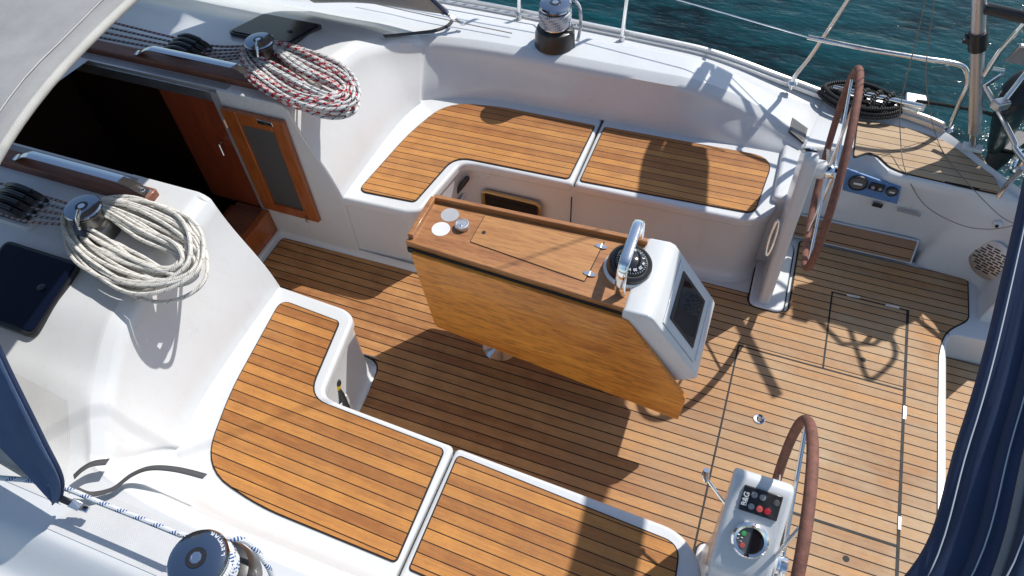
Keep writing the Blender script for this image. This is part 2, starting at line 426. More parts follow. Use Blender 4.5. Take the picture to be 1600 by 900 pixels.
def make_deck(s):
    mb = MB(); rows = []
    for q in range(9):                         # cockpit-side wall with coved foot and rolled top edge
        t = q / 8; row = []
        for o, b in zip(OD, BD):
            zt = hz(*o) - .028; zb = .452
            zz = lerp(zb, zt, t)
            k = t + .06 * math.sin(2 * PI * t) * -1
            row.append((lerp(b[0], o[0], k), lerp(b[1], o[1], k), zz))
        rows.append(row)
    for q in range(1, 6):                      # roll
        t = q / 5; row = []
        for o, tt in zip(OD, TD):
            d = Vector((tt[0] - o[0], tt[1] - o[1])).normalized() * .055 * math.sin(t * PI / 2)
            row.append((o[0] + d.x, o[1] + d.y, hz(*o) - .028 * (1 - math.sin(t * PI / 2)) ** 1.0 * (1 - .3 * t)))
        rows.append(row)
    NT_ = 44
    for q in range(1, NT_ + 1):
        t = (q / NT_) ** 1.25; row = []
        for o, tt in zip(OD, TD):
            d = Vector((tt[0] - o[0], tt[1] - o[1])); L = d.length; d.normalize()
            l = .055 + t * (L - .055); x, y = o[0] + d.x * l, o[1] + d.y * l
            row.append((x, y, hz(x, y)))
        rows.append(row)
    mb.grid(rows)
    if s < 0: mb.mirror()
    return mb
for s in (1, -1):
    make_deck(s).build('coaming', 'gel', Y, angle=50)

# aft quarter: helm seat moulding
def qE():
    L = [(.36, 1.335)]
    for p in [(1345, 236), (1366, 246), (1384, 264), (1402, 274), (1500, 293), (1560, 305)]:
        v = at(p[0], p[1], .52); L.append((v.x, v.y))
    L += [(1.40, 1.20), (1.46, 1.09), (1.485, 1.0), (1.49, .935)]
    return L
EL = qE()
TL2 = [(.42, 1.765), (.50, 1.755), (.56, 1.75), (.64, 1.745), (.74, 1.74), (1.0, 1.66), (1.2, 1.46), (1.40, 1.27), (1.53, 1.12), (1.575, 1.02), (1.58, .935)]
BL2_ = 0
BL2 = [(.36, 1.20), (.425, 1.262), (.52, 1.288), (.62, 1.288), (.74, 1.288), (1.06, 1.288), (1.12, 1.205), (1.385, 1.17), (1.40, 1.06), (1.40, .98), (1.40, .935)]
E_D, T_D, B_D = dense(EL, 6), dense(TL2, 6), dense(BL2, 6)
for s in (1, -1):
    mb = MB(); rows = []
    for t in [i / 10 for i in range(11)]:
        row = []
        for e, b in zip(E_D, B_D):
            k = t ** 1.5
            zt = .505
            row.append((lerp(b[0], e[0], k), lerp(b[1], e[1], k), lerp(-.005, zt, t)))
        rows.append(row)
    for t in [i / 14 for i in range(15)]:
        row = []
        for e, tt in zip(E_D, T_D):
            d = Vector((tt[0] - e[0], tt[1] - e[1])); L = d.length; d.normalize(); l = .012 + t * (L - .012)
            x, y = e[0] + d.x * l, e[1] + d.y * l
            row.append((x, y, .517 + .03 * sstep(.75, 1., t)))
        rows.append(row)
    mb.grid(rows)
    if s < 0: mb.mirror()
    mb.build('helm_seat_moulding', 'gel', Y, angle=50)

# coachroof centre (under the hood) and hull
mb = MB()
mb.grid([[(x, y, 1.02 - abs(y) * .06 + (.0 if x < -3.05 else 0)) for y in (-.31, -.15, 0, .15, .31)] for x in (-4.3, -3.6, -3.1)])
mb.build('coachroof', 'gel', Y)
TT = TD + T_D[1:]
mb = MB(); loop = [(x, y) for x, y in TT] + [(1.58, .5)]
def deckz(x, y): return .547 if x > .42 else hz(x, y)
for s in (1, -1):
    rows = []
    for dy, z, f in ((0, None, 0), (.015, None, -.03), (.02, .3, 0), (-.02, -.2, 0), (-.25, -.95, 0), (-.6, -1.4, 0)):
        row = []
        for x, y in TD[24:] + T_D[1:]:
            zz = deckz(x, y) + f if z is None else z
            row.append((x + (dy if x > 1.3 else 0), s * (y + dy), zz))
        rows.append(row)
    mb.grid(rows)
mb.build('hull', 'gel', Y)
# toe rail
for s in (1, -1):
    P = [(x, s * (y - .012), deckz(x, y) + .012) for x, y in TD[24:] + T_D[1:31]]
    mb = MB(); rows = []
    for (dy, dz) in ((-.022, -.01), (-.022, .012), (-.006, .014), (-.006, .034), (.006, .036), (.010, .018), (.03, .012), (.034, -.03)):
        rows.append([(p[0], p[1] + s * dy, p[2] + dz) for p in P])
    mb.grid(rows); mb.build('toe_rail', 'alu_rail', Y, angle=25)

# cockpit liner floor
mb = MB()
fl = [(-2.36, -1.24), (-2.36, 1.24), (1.42, 1.24), (1.42, .93), (1.36, .90), (1.28, .84), (1.255, .74), (1.255, -.74), (1.28, -.84), (1.36, -.90), (1.42, -.93), (1.42, -1.24)]
mb.prism(fl, -.24, -.002); mb.build('cockpit_floor', 'gel', Y, bevel=.012)
# swim platform beyond the transom opening
mb = MB(); mb.prism([(1.25, -.85), (1.25, .85), (2.1, .85), (2.1, -.85)], -.30, -.20); mb.build('swim_platform', 'gel', Y, bevel=.01)
mb = MB(); mb.prism([(1.29, -.80), (1.29, .80), (2.06, .80), (2.06, -.80)], -.1995, -.186); mb.build('teak_pad', 'teak_sole', Y)
for s in (1, -1):
    bl = rounded([(1.262, .775), (1.30, .80), (1.62, .82), (1.62, 1.2), (1.262, 1.2)], [.02, .03, .02, 0, 0])
    mb = MB(); mb.prism(bl, -.3, .001)
    if s < 0: mb.mirror()
    mb.build('transom_block', 'gel', Y, bevel=.01)
    cp = [(1.40, -.29), (1.40, .0), (1.405, .12), (1.43, .32), (1.478, .48), (1.50, .512), (1.55, .53), (1.585, .53), (1.60, -.29)]
    mb = MB(); n = len(cp)
    mb.add([(x, .928, z) for x, z in cp] + [(x, .95, z) for x, z in cp], [tuple(range(n)), tuple(range(2 * n - 1, n - 1, -1))] + [(k, (k + 1) % n, n + (k + 1) % n, n + k) for k in range(n)])
    if s < 0: mb.mirror()
    mb.build('quarter_end', 'gel', Y, bevel=.008)

# teak sole, seal border below it
h5 = at(1464, 620)
sole = rounded([(-2.29, -.265), (-2.29, .265), (-1.358, .290), (-1.325, .72), (.285, .72), (.285, .66), (.50, .66), (.50, 1.185), (1.35, 1.185), (1.35, .915), (1.24, .80), (1.21, .66),
                (1.21, -.66), (1.24, -.80), (1.35, -.915), (1.35, -1.185), (.50, -1.185), (.50, -.66), (.285, -.66), (.285, -.72), (-1.325, -.72), (-1.358, -.290)],
               [.02, .02, .09, .05, .0, .03, .04, .02, .02, .03, .08, .12, .12, .08, .03, .02, .02, .04, .03, 0, .05, .09], 5)
MB().prism(offset_poly(sole, .008), -.001, .004).build('sole_seal', 'rubber', Y, smooth=False)
MB().prism(sole, .003, .008).build('teak_sole', 'teak_sole', Y, smooth=False)
# hatch joints in the sole
def strip(mb, a, b, w, z0=.0, z1=.0095):
    a = Vector((a[0], a[1], 0)); b = Vector((b[0], b[1], 0)); d = (b - a).normalized(); n = Vector((-d.y, d.x, 0)) * w / 2
    mb.prism([(p.x, p.y) for p in (a - n, b - n, b + n, a + n)], z0, z1)
hA = (.292, .380); x1 = 1.066; y1 = .380; y2 = .872; y3 = -.392
mb = MB(); strip(mb, (x1 - .37, y1 + .004), (x1 - .37, y2), .008); strip(mb, (x1 - .375, y2), (x1 + .004, y2), .008); mb.build('sole_hatch_joint', 'rubber', Y, smooth=False)
mb = MB(); strip(mb, hA, (x1 - .004, y1), .008); strip(mb, (.292, y1 + .004), (.285, -.72), .008); mb.build('sole_hatch_joint', 'rubber', Y, smooth=False)
mb = MB(); strip(mb, (x1, y2 + .004), (x1, -.9), .013); mb.build('sole_hatch_joint', 'rubber', Y, smooth=False)
mb = MB(); strip(mb, (.55, y3), (x1 - .006, y3), .012); strip(mb, (.62, y3 - .006), (.62, -.9), .010); mb.build('sole_hatch_joint', 'rubber', Y, smooth=False)
for (a, b) in (((1323, 461), (1344, 465)), ((1383, 476), (1405, 481)), ((1414, 635), (1413, 655)), ((1406, 807), (1405, 828))):
    A = at(*a, .01); B = at(*b, .01); mb = MB(); strip(mb, A, B, .014, .008, .0125); mb.build('hinge', 'chrome', Y, bevel=.001)
p = at(1186, 655, .008)
o = MB().lathe([(.0, .001), (.012, .001), (.013, .004), (.024, .005), (.027, .003), (.028, 0)], p, n=28).build('floor_latch', 'chrome', Y)
MB().box(p + Vector((0, 0, .005)), (.012, .024, .004)).build('latch_key', 'black', o)
for q in ((1349, 562), (1322, 873)):
    p = at(*q, .0085); MB().lathe([(.013, 0), (.013, .0012), (0.0, .0013)], p, n=20).build('finger_hole', 'rubber', Y)
# scupper drain by the port pedestal and step board at the starboard helm
stp = [at(1243, 371, .0), at(1421, 414, .0)]
mb = MB(); a, b = Vector((.44, 1.203, .012)), Vector((1.07, 1.203, .012)); c, d = Vector((1.07, 1.285, .115)), Vector((.44, 1.285, .115))
u = Vector((0, -.012, .009))
mb.add([a, b, c, d, a + u, b + u, c + u, d + u], [(3, 2, 1, 0), (4, 5, 6, 7), (0, 1, 5, 4), (1, 2, 6, 5), (2, 3, 7, 6), (3, 0, 4, 7)])
mb.build('foot_step', 'gel', Y, bevel=.003)
mb = MB(); k = u * 1.6
a += Vector((.012, .004, .006)); b += Vector((-.012, .004, .006)); c += Vector((-.012, -.006, -.008)); d += Vector((.012, -.006, -.008))
mb.add([a + u, b + u, c + u, d + u, a + k, b + k, c + k, d + k], [(3, 2, 1, 0), (4, 5, 6, 7), (0, 1, 5, 4), (1, 2, 6, 5), (2, 3, 7, 6), (3, 0, 4, 7)])
M['teak_step'] = teak('teak_step', .032, .6, 0., (.40, .22, .11), (.28, .14, .07), (.4, .28, .18), .2)
mb.build('step_teak', 'teak_step', Y)

# ---- benches
bench_out = [(-2.30, .30), (-1.47, .335), (-1.42, .345), (-1.395, .42), (-1.345, .70), (-1.28, .745), (.17, .80), (.285, .90), (.30, 1.42), (-2.3, 1.42)]
def bench_xy(s):
    P = [(-2.315, .30), (-1.385, .30), (-1.33, .745), (.23, .815), (.275, 1.40), (-1.80, 1.40), (-1.80, .34), (-2.315, .34)]
    return P
for s in (1, -1):
    # lower body (slightly in from the lip)
    LIP = rounded([(-1.86, .298), (-1.44, .318), (-1.385, .350), (-1.325, .735), (-1.25, .752), (.19, .797), (.292, .90), (.300, 1.42), (-1.86, 1.42)], [0, .05, .05, .06, .05, .07, .07, 0, 0], 6)
    body = offset_poly(LIP, -.012)
    mb = MB(); n = len(body)
    rows = []
    cove = [(.045, -.001), (.022, .008), (.006, .03), (0, .07), (.0, .38), (.002, .40), (.002, .43)]
    for off, z in cove:
        r = offset_poly(body, off); rows.append([(x, max(y, .26), z) for x, y in r])
    mb.grid(rows, closed=True)
    if s < 0: mb.mirror()
    mb.build('bench_front', 'gel', Y, angle=50)
    lipf = rounded([(-1.86, .298), (-1.44, .318), (-1.385, .350), (-1.325, .735), (-1.25, .752), (-.713, .769), (-.713, 1.42), (-1.86, 1.42)], [0, .05, .05, .06, .05, .025, 0, 0], 6)
    lipa = rounded([(-.703, .7695), (.19, .797), (.292, .90), (.300, 1.42), (-.703, 1.42)], [.025, .07, .07, 0, 0], 6)
    for L in (lipf, lipa):
        mb = MB(); mb.prism(L, .392, .452)
        if s < 0: mb.mirror()
        mb.build('bench_top', 'gel', Y, bevel=.016, seg=4)
    tf = rounded([(-1.745, .375), (-1.435, .395), (-1.375, .775), (-.745, .800), (-.735, 1.245), (-1.3, 1.235), (-1.60, 1.18), (-1.69, .85)],
                 [.05, .02, .10, .02, .015, .1, .16, .1], 7)
    ta = rounded([(-.680, .805), (.19, .852), (.225, 1.285), (-.675, 1.250)], [.015, .055, .12, .01], 7)
    for L in (tf, ta):
        mb = MB(); mb.prism(offset_poly(L, .006), .450, .4555)
        if s < 0: mb.mirror()
        sl = mb.build('seat_seal', 'rubber', Y, smooth=False)
        mb = MB(); mb.prism(L, .454, .4595)
        if s < 0: mb.mirror()
        mb.build('teak_seat', 'teak_seat_s' if s > 0 else 'teak_seat_p', Y, smooth=False)
    mb = MB().box((-.708, s * .750, .20), (.006, .006, .36)); mb.build('locker_joint', 'rubber', Y, smooth=False)

for s in (1, -1):
    mb = MB(); mb.prism([(.26, .96), (.40, .96), (.40, 1.46), (.26, 1.46)], .0, .49)
    if s < 0: mb.mirror()
    mb.build('bench_end', 'gel', Y, bevel=.02, seg=4)
# side walls of the companionway well, y = +-.30
for s in (1, -1):
    prof = [(-2.345, 0), (-1.80, 0)]
    for q in range(13):
        t = q / 12; prof.append((lerp(-1.80, -1.95, t - .06 * math.sin(2 * PI * t)), lerp(.452, hz(-1.95, .305) - .028, t)))
    prof += [(-1.962, hz(-1.962, .305) - .018), (-1.978, hz(-1.978, .305) - .008), (-2.005, hz(-2.005, .305)), (-2.345, hz(-2.345, .305))]
    mb = MB(); n = len(prof)
    mb.add([(x, s * .2985, z + .001) for x, z in prof] + [(x, s * .330, z - .002) for x, z in prof],
           [tuple(range(n)), tuple(range(2 * n - 1, n - 1, -1))] + [(i, (i + 1) % n, n + (i + 1) % n, n + i) for i in range(n)])
    mb.build('well_side', 'gel', Y, bevel=.010, seg=4)
# floor margin cove along forward well sides
for s in (1, -1):
    mb = MB(); rows = []
    for dy, z in ((.0, .05), (-.006, .022), (-.020, .006), (-.034, .001)):
        rows.append([(x, s * (.302 + dy), z) for x in (-2.33, -1.38)])
    mb.grid(rows); mb.build('cove', 'gel', Y)

# ---- companionway
MB().box((-2.325, 0, .01), (.03, .60, .04)).build('bulkhead', 'gel', Y, bevel=.008)
o = MB()
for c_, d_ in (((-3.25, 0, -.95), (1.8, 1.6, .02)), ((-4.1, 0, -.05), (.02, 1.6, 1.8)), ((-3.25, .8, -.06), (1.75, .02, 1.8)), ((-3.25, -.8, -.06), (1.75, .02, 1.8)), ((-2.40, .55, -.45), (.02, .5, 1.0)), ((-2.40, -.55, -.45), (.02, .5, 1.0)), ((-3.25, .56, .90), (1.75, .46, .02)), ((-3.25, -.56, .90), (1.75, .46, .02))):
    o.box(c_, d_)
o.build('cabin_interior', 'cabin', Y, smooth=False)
MB().box((-2.36, 0, .105), (.045, .60, .165)).build('companionway_sill', 'door', Y, bevel=.006)
MB().box((-2.47, 0, .165), (.18, .62, .03)).build('sill_top', 'trim', Y, bevel=.004)
MB().box((-2.66, 0, -.12), (.20, .60, .03)).build('companionway_step', 'inner', Y, bevel=.004)
MB().box((-2.58, 0, .07), (.06, .60, .16)).build('companionway_step', 'inner', Y, bevel=.004)
MB().add([(-2.39, .322, .17), (-2.74, .322, .17), (-2.74, .322, .93), (-2.39, .322, .93)], [(0, 1, 2, 3)]).build('cabin_side_panel', 'inner', Y, smooth=False)
p = aty(346, 222, .31)
MB().tube([p, p + Vector((0, -.02, .0)), p + Vector((.01, -.03, -.06))], .006, 8).build('cabin_hook', 'steel', Y)
for s in (1, -1):
    MB().box((-2.365, s * .312, .56), (.05, .022, .84)).build('door_post', 'frame_grey', Y, bevel=.004)
    # hatch slide rail and hardwood coaming trim
    MB().box((-2.85, s * .335, .985), (1.12, .045, .03)).build('hatch_slide', 'frame_grey', Y, bevel=.006)
    MB().box((-2.85, s * .315, .945), (1.12, .02, .06)).build('hatch_slide_channel', 'alu', Y, bevel=.003)
    mb = MB().box((-2.70, s * .40, 1.005), (1.10, .075, .05)); mb.build('companionway_trim', 'trim', Y, bevel=.008)
MB().box((-2.37, 0, 1.0), (.06, .62, .012)) 
# grab handles: flat polished bars on hardwood
for s in (1, -1):
    y = s * .40; z0 = 1.03
    pts = smooth_path([(-2.16, y, z0 + .002), (-2.175, y, z0 + .006), (-2.215, y, z0 + .030), (-2.26, y, z0 + .045), (-2.32, y, z0 + .048), (-2.70, y, z0 + .048), (-2.76, y, z0 + .045), (-2.80, y, z0 + .03), (-2.84, y, z0 + .006), (-2.86, y, z0 + .002)], 5)
    g = thing('grab_handle', (-2.5, y, z0), 'flat chrome grab handle on the hardwood trim %s the companionway opening' % ('beyond' if s > 0 else 'on the near side of'), 'grab handle', 'grab handles either side of the companionway')
    MB().tube(pts, .010, 10, flat=(.55, 2.1)).build('bar', 'chrome', g)
    MB().lathe([(.012, 0), (.012, .004), (.0, .006)], (-2.185, y, z0 + .014), n=14).build('screw', 'chrome', g)
# folded-back companionway door, lying along the starboard well side
D = thing('companionway_door', (-2.336, .28, .21), 'varnished wooden companionway door with dark mesh pane, folded open', 'door')
x0, x1_, z0, z1_ = -2.335, -1.985, .235, .915
yy = .283
def fr(a, b, c, d, nm='frame'):
    MB().box(((a + b) / 2, yy, (c + d) / 2), (b - a, .026, d - c)).build(nm, 'door', D, bevel=.004)
fr(x0, x0 + .085, z0, z1_, 'stile'); fr(x1_ - .075, x1_, z0, z1_, 'stile')
fr(x0 + .085, x1_ - .075, z1_ - .075, z1_, 'rail'); fr(x0 + .085, x1_ - .075, z0, z0 + .06, 'rail')
MB().box(((x0 + x1_) / 2, yy + .004, (z0 + z1_) / 2), (.2, .008, .58)).build('pane', 'mesh_pane', D, smooth=False)
MB().box((x1_ - .10, yy - .016, z1_ - .022), (.085, .006, .026)).build('lock_plate', 'steel', D, bevel=.002)
MB().tube([(x1_ - .065, yy - .014, z0 - .012), (x1_ - .065, yy - .03, z0 + .012), (x1_ - .065, yy - .03, z0 + .04)], .005, 8).build('bolt', 'chrome', D)
for z in (.33, .80): MB().tube([(x0 - .004, yy - .012, z), (x0 - .004, yy - .012, z + .05)], .006, 8).build('hinge', 'steel', D)

# ---- deck hatches on the coachroof
for s in (1, -1):
    cx, cy = -2.415, s * .915
    def hh(x, y, z): return Vector((x, y, hz(x, y) + z))
    HT = thing('deck_hatch', (cx, cy, hz(cx, cy)), ('smoked acrylic deck hatch behind the red-flecked rope coil' if s > 0 else 'smoked acrylic deck hatch beside the white rope coil'), 'hatch', 'smoked coachroof hatches')
    o = rounded([(cx - .19, cy - .155), (cx + .19, cy - .155), (cx + .19, cy + .155), (cx - .19, cy + .155)], .035, 5)
    zc = hz(cx, cy); sl = (hz(cx, cy + .15) - hz(cx, cy - .15)) / .3
    fn = lambda x, y, z: Vector((x, y, zc + sl * (y - cy) + z))
    MB().prism(o, -.01, .008, fn).build('frame', 'black', HT, bevel=.003)
    MB().prism(offset_poly(o, -.014), .007, .013, fn).build('pane', 'acrylic', HT, bevel=.003)
    MB().lathe([(.016, 0), (.016, .004), (0, .006)], fn(cx + .10, cy - .02 * s, .013), n=18).build('vent_knob', 'black', HT)

# ---- non-skid panels (2 mm proud sheets following the deck)
def nonskid(name, quad, nx=24, ny=16):
    mb = MB(); rows = []
    for i in range(nx + 1):
        r = []
        for j in range(ny + 1):
            u, v = i / nx, j / ny
            x = lerp(lerp(quad[0][0], quad[1][0], u), lerp(quad[3][0], quad[2][0], u), v)
            y = lerp(lerp(quad[0][1], quad[1][1], u), lerp(quad[3][1], quad[2][1], u), v)
            r.append((x, y, hz(x, y) + .0022))
        rows.append(r)
    mb.grid(rows).build(name, 'nonskid', Y)
for s in (1, -1):
    if s < 0: nonskid('nonskid_panel', [(-2.75, s * 1.15), (-1.98, s * 1.22), (-1.80, s * 1.52), (-2.75, s * 1.52)])
    if s < 0: nonskid('nonskid_panel', [(-1.70, s * 1.44), (-1.27, s * 1.44), (-1.27, s * 1.60), (-1.80, s * 1.60)])
    if s < 0: nonskid('nonskid_panel', [(-.86, s * 1.43), (-.1, s * 1.46), (-.1, s * 1.60), (-.86, s * 1.60)])

# ---- helm seat teak
v = [at(*p, .524) for p in [(1350, 191), (1467, 207), (1530, 238), (1545, 262), (1566, 303), (1500, 289), (1408, 268), (1390, 260), (1372, 243), (1355, 238), (1336, 236)]]
ht = rounded([(.60, 1.64), (.94, 1.655)] + [(v[i].x, v[i].y) for i in (2, 3, 4, 5, 6, 7, 8, 9)] + [(.60, 1.335)], .02, 3)
for s in (1, -1):
    for d, z0, z1, mt, nm in ((.005, .515, .5215, 'rubber', 'seat_seal'), (0, .520, .5265, 'teak_helm', 'helm_seat_teak')):
        mb = MB().prism(offset_poly(ht, d), z0, z1)
        if s < 0: mb.mirror()
        mb.build(nm, mt, Y, smooth=False)

# ---- engine panel, vent, small vents at starboard helm (on the seat front)
def wallpt(px, py):      # point on the starboard seat-front wall
    p = aty(px, py, 1.235); return aty(px, py, 1.262)
PNL = thing('engine_panel', wallpt(1362, 290), 'blue instrument panel with round black gauges under the teak helm seat', 'instrument panel')
pc = [wallpt(*p) for p in [(1316, 296), (1402, 318), (1408, 293), (1322, 262)]]
nrm = (pc[1] - pc[0]).cross(pc[3] - pc[0]).normalized()
if nrm.y > 0: nrm = -nrm
M['panelblue'] = simple('panel_blue', (.10, .22, .45), .3)
cc = sum(pc, Vector()) / 4
vs = [p + nrm * .008 for p in pc] + [p - nrm * .006 for p in pc]
MB().add(vs, [(0, 1, 2, 3), (7, 6, 5, 4), (0, 4, 5, 1), (1, 5, 6, 2), (2, 6, 7, 3), (3, 7, 4, 0)]).build('panel_plate', 'panelblue', PNL, bevel=.004)
for (px, py, r) in ((1341, 283, .046), (1394, 296, .028)):
    q = wallpt(px, py) + nrm * .010
    b = MB().lathe([(r, 0), (r, .012), (r * .86, .016), (r * .84, .010), (0, .010)], q, nrm, 28).build('gauge', 'black', PNL)
    MB().lathe([(r * .8, .0105), (0, .0108)], q, nrm, 24).build('dial', 'lcd', b)
    MB().box(q + nrm * .0125, (r * .9, .002, r * .25)).build('needle', 'letter', b)
q = wallpt(1370, 290) + nrm * .012; X = (pc[1] - pc[0]).normalized(); Zt = X.cross(nrm).normalized()
rot = Matrix((X, -nrm, Zt)).transposed()
b = MB().box(q, (.07, .012, .045), rot).build('switch_plate', 'black', PNL, bevel=.003)
for i in (-1, 1): MB().lathe([(.009, 0), (.008, .008), (0, .009)], q + X * .017 * i + nrm * .006, nrm, 14).build('switch', 'grey_pl', b)
q = wallpt(1371, 320)
MB().box(q + nrm * .003, (.05, .008, .025), rot).build('recess_handle', 'black', Y, bevel=.002)
q = wallpt(1420, 332)
MB().box(q + nrm * .002, (.115, .008, .016), rot).build('locker_grip', 'grey_pl', Y, bevel=.003)
# round slotted vent
def hit(px, py, names):
    from mathutils.bvhtree import BVHTree
    best = None; d = ray(px, py).normalized()
    for o in list(COL.objects):
        if o.type == 'MESH' and o.name.split('.')[0] in names:
            me = o.data; off = Vector((0, 0, 0)); q_ = o
            while q_ is not None: off += q_.location; q_ = q_.parent
            bv = BVHTree.FromPolygons([v.co + off for v in me.vertices], [tuple(p.vertices) for p in me.polygons])
            r = bv.ray_cast(CAM, d)
            if r[0] is not None and (best is None or r[3] < best[2]): best = (r[0], r[1] if r[1].dot(d) < 0 else -r[1], r[3])
    return best
hv = hit(1553, 404, ('helm_seat_moulding',))
vc, vn = hv[0], (hv[1].normalized() + Vector((-.75, -.4, .35))).normalized(); vc = vc + vn * .030
V = thing('vent_grille', vc, 'round slotted metal vent grille low on the aft cockpit wall', 'vent')
MB().lathe([(.102, -.06), (.102, .006), (.092, .010), (0, .010)], vc, vn, 40).build('vent_plate', 'alu', V)
vx = Vector((1, 0, 0)); vx = (vx - vn * vx.dot(vn)).normalized(); vz = vn.cross(vx)
rot2 = Matrix((vx, vz, vn)).transposed()
mb = MB()
for r in range(-5, 6):
    w = math.sqrt(max(0, .082 ** 2 - (r * .0135) ** 2))
    n = max(2, int(w * 2 / .036) + 1)
    for i in range(n):
        xx = (i - (n - 1) / 2) * .038 + (.009 if r % 2 else -.009)
        if abs(xx) < w - .004:
            mb.box(vc + vx * xx + vz * r * .0135 + vn * .0105, (.029, .0065, .002), rot2)
mb.build('slots', 'rubber', V, smooth=False)
# small tap / block on the aft deck beside it
hv = hit(1559, 350, ('helm_seat_moulding',)); q = hv[0]; vn = hv[1]
o = thing('deck_fitting', q, 'small round white and chrome deck fitting above the vent grille', 'deck fitting')
MB().lathe([(.02, 0), (.022, .01), (.012, .02), (0, .021)], q, vn, 20).build('cap', 'white_pl', o)
MB().lathe([(.008, .02), (.008, .026), (0, .028)], q, vn, 14).build('screw', 'rubber', o)

# small display on the coaming
DS = thing('wind_display', at(1247, 203, .60), 'small grey instrument display set in the coaming top', 'instrument display')
pc = []
for p in [(1238, 184), (1262, 201), (1256, 224), (1233, 205)]:
    z = .62
    for _ in range(8):
        w_ = at(*p, z); z = hz(w_.x, w_.y) + .001
    pc.append(at(*p, z))
def slab(mbn, pts, up, dn, mat, par, bev=.002):
    n = (pts[1] - pts[0]).cross(pts[2] - pts[0]).normalized()
    if n.z < 0: n = -n
    a = [p + n * up for p in pts]; b = [p - n * dn for p in pts]
    return MB().add(a + b, [(0, 1, 2, 3), (7, 6, 5, 4), (0, 4, 5, 1), (1, 5, 6, 2), (2, 6, 7, 3), (3, 7, 4, 0)]).build(mbn, mat, par, bevel=bev)
slab('housing', pc, .004, .01, 'black', DS)
c_ = sum(pc, Vector()) / 4
slab('screen', [c_ + (p - c_) * .78 for p in pc], .0052, .0, 'lcd', DS, 0)

# ------------------------------------------------------------------ winches
def self_tail_winch(loc, r, h, label, group, drum='steel', top='chrome', base='black', txt=True, tilt=None):
    W = thing('winch', loc, label, 'winch', group)
    L = Vector(loc)
    MB().lathe([(r * 1.55, 0), (r * 1.55, h * .02), (r * 1.5, h * .3), (r * 1.38, h * .40), (r * 1.1, h * .44), (r * .9, h * .45)], L, n=40).build('base', base, W)
    MB().lathe([(r * 1.0, h * .43), (r * .93, h * .55), (r * .90, h * .68), (r * 1.02, h * .80), (r * 1.15, h * .82), (r * 1.15, h * .845), (r * .9, h * .85)], L, n=40).build('drum', drum, W)
    MB().lathe([(r * .9, h * .85), (r * .9, h * .88), (r * 1.18, h * .89), (r * 1.22, h * .93), (r * 1.15, h * .97), (r * .95, h * .99), (r * .42, h * 1.0), (r * .40, h * .985), (0, h * .985)], L, n=40).build('top_cap', 'cap', W)
    s_ = MB().lathe([(r * .42, h * .99), (r * .40, h * 1.01), (r * .2, h * 1.01), (r * .2, h * .99), (0, h * .99)], L, n=24).build('socket', 'black', W)
    MB().lathe([(r * .24, h * 1.011), (r * .17, h * 1.013), (r * .16, h * .99)], L, n=8).build('star_ring', 'chrome', s_)
    return W
SW = (-1.06, 1.52); zS = hz(*SW)
WB = self_tail_winch((SW[0], SW[1], zS), .072, .245, 'tall chrome primary winch wound with blue-flecked sheet on the far coaming', 'primary sheet winches')
PW = (-1.125, -1.54); zP = hz(*PW)
pw = copy_tree(WB, None, (PW[0], PW[1], zP)); pw['label'] = 'chrome primary winch at the bottom edge, reflecting blue sky, on the near coaming'
hw = {}
HW = []
for s, (px, py) in ((1, (405, 66)), (-1, (130, 326))):
    v = at(px, py, 1.10); z = hz(v.x, v.y)
    if s > 0:
        w = self_tail_winch((v.x, v.y, z), .058, 1.115 - z, 'dark winch on the coachroof holding the red-flecked rope coil', 'coachroof halyard winches', 'winch_dark', 'chrome', 'winch_dark')
        base = w
    else:
        w = copy_tree(base, None, (v.x, v.y, z)); w['label'] = 'dark winch on the coachroof holding the plain white rope coil'
    HW.append(v)
    # feeder arm
    a = Vector((v.x + .03, v.y - .052, z + .13))
    MB().tube([a + Vector((-.02, .03, .012)), a + Vector((.0, -.006, .01)), a + Vector((.006, -.022, -.012)), a + Vector((.004, -.024, -.03))], .0065, 8).build('feeder_arm', 'chrome', w)
# raised lettering round the winch caps
def ring_text(txt, ctr, r, size, a0, step, par):
    for i, ch in enumerate(txt):
        a = a0 + i * step
        if ch == ' ': continue
        d = Vector((math.cos(a), math.sin(a), 0)); t = Vector((-math.sin(a), math.cos(a), 0))
        text_obj(ch, size, Vector(ctr) + d * r, t, (0, 0, 1), 'letter', par, bold=.0004)
Lp = Vector((PW[0], PW[1], zP + .245 * .987))
ring_text('LEWMAR', Lp + Vector((0, 0, -.0005)), .0735, .019, math.radians(28), math.radians(12), pw)
ring_text('LEWMAR', Vector((HW[1].x, HW[1].y, 1.1115)), .052, .012, math.radians(-70), math.radians(15), base if False else bpy.data.objects[w.name])

# sheet on primary winches
def helix(cx, cy, z0, r0, r1, turns, pitch, a0, n=22):
    return [Vector((cx + lerp(r0, r1, i / (turns * n)) * math.cos(a0 + 2 * PI * i / n), cy + lerp(r0, r1, i / (turns * n)) * math.sin(a0 + 2 * PI * i / n), z0 + pitch * i / n)) for i in range(int(turns * n) + 1)]
pts = helix(PW[0], PW[1], zP + .13, .079, .083, 5, .0135, math.radians(110))
lead = smooth_path([(-2.9, -1.62, .80), (-2.3, -1.60, .83)] + [tuple(at(*p, .86)) for p in [(60, 752), (150, 783)]] + [(PW[0] - .16, PW[1] + .055, .865)], 6)
tail = smooth_path([pts[-1], Vector((PW[0] + .03, PW[1] + .085, zP + .205)), Vector((PW[0] + .08, PW[1] + .10, zP + .17)), Vector((PW[0] + .135, PW[1] + .075, zP + .10)), Vector((PW[0] + .15, PW[1] + .05, zP + .03))], 6)
sh = tag(MB().tube(smooth_path(lead[::3] + [lead[-1]], 3) + pts, .0085, 10).tube(tail[1:], .0085, 10).build('sheet_rope', 'rope_blue'), 'white rope with blue flecks leading under the sprayhood to the nearest winch', 'rope')
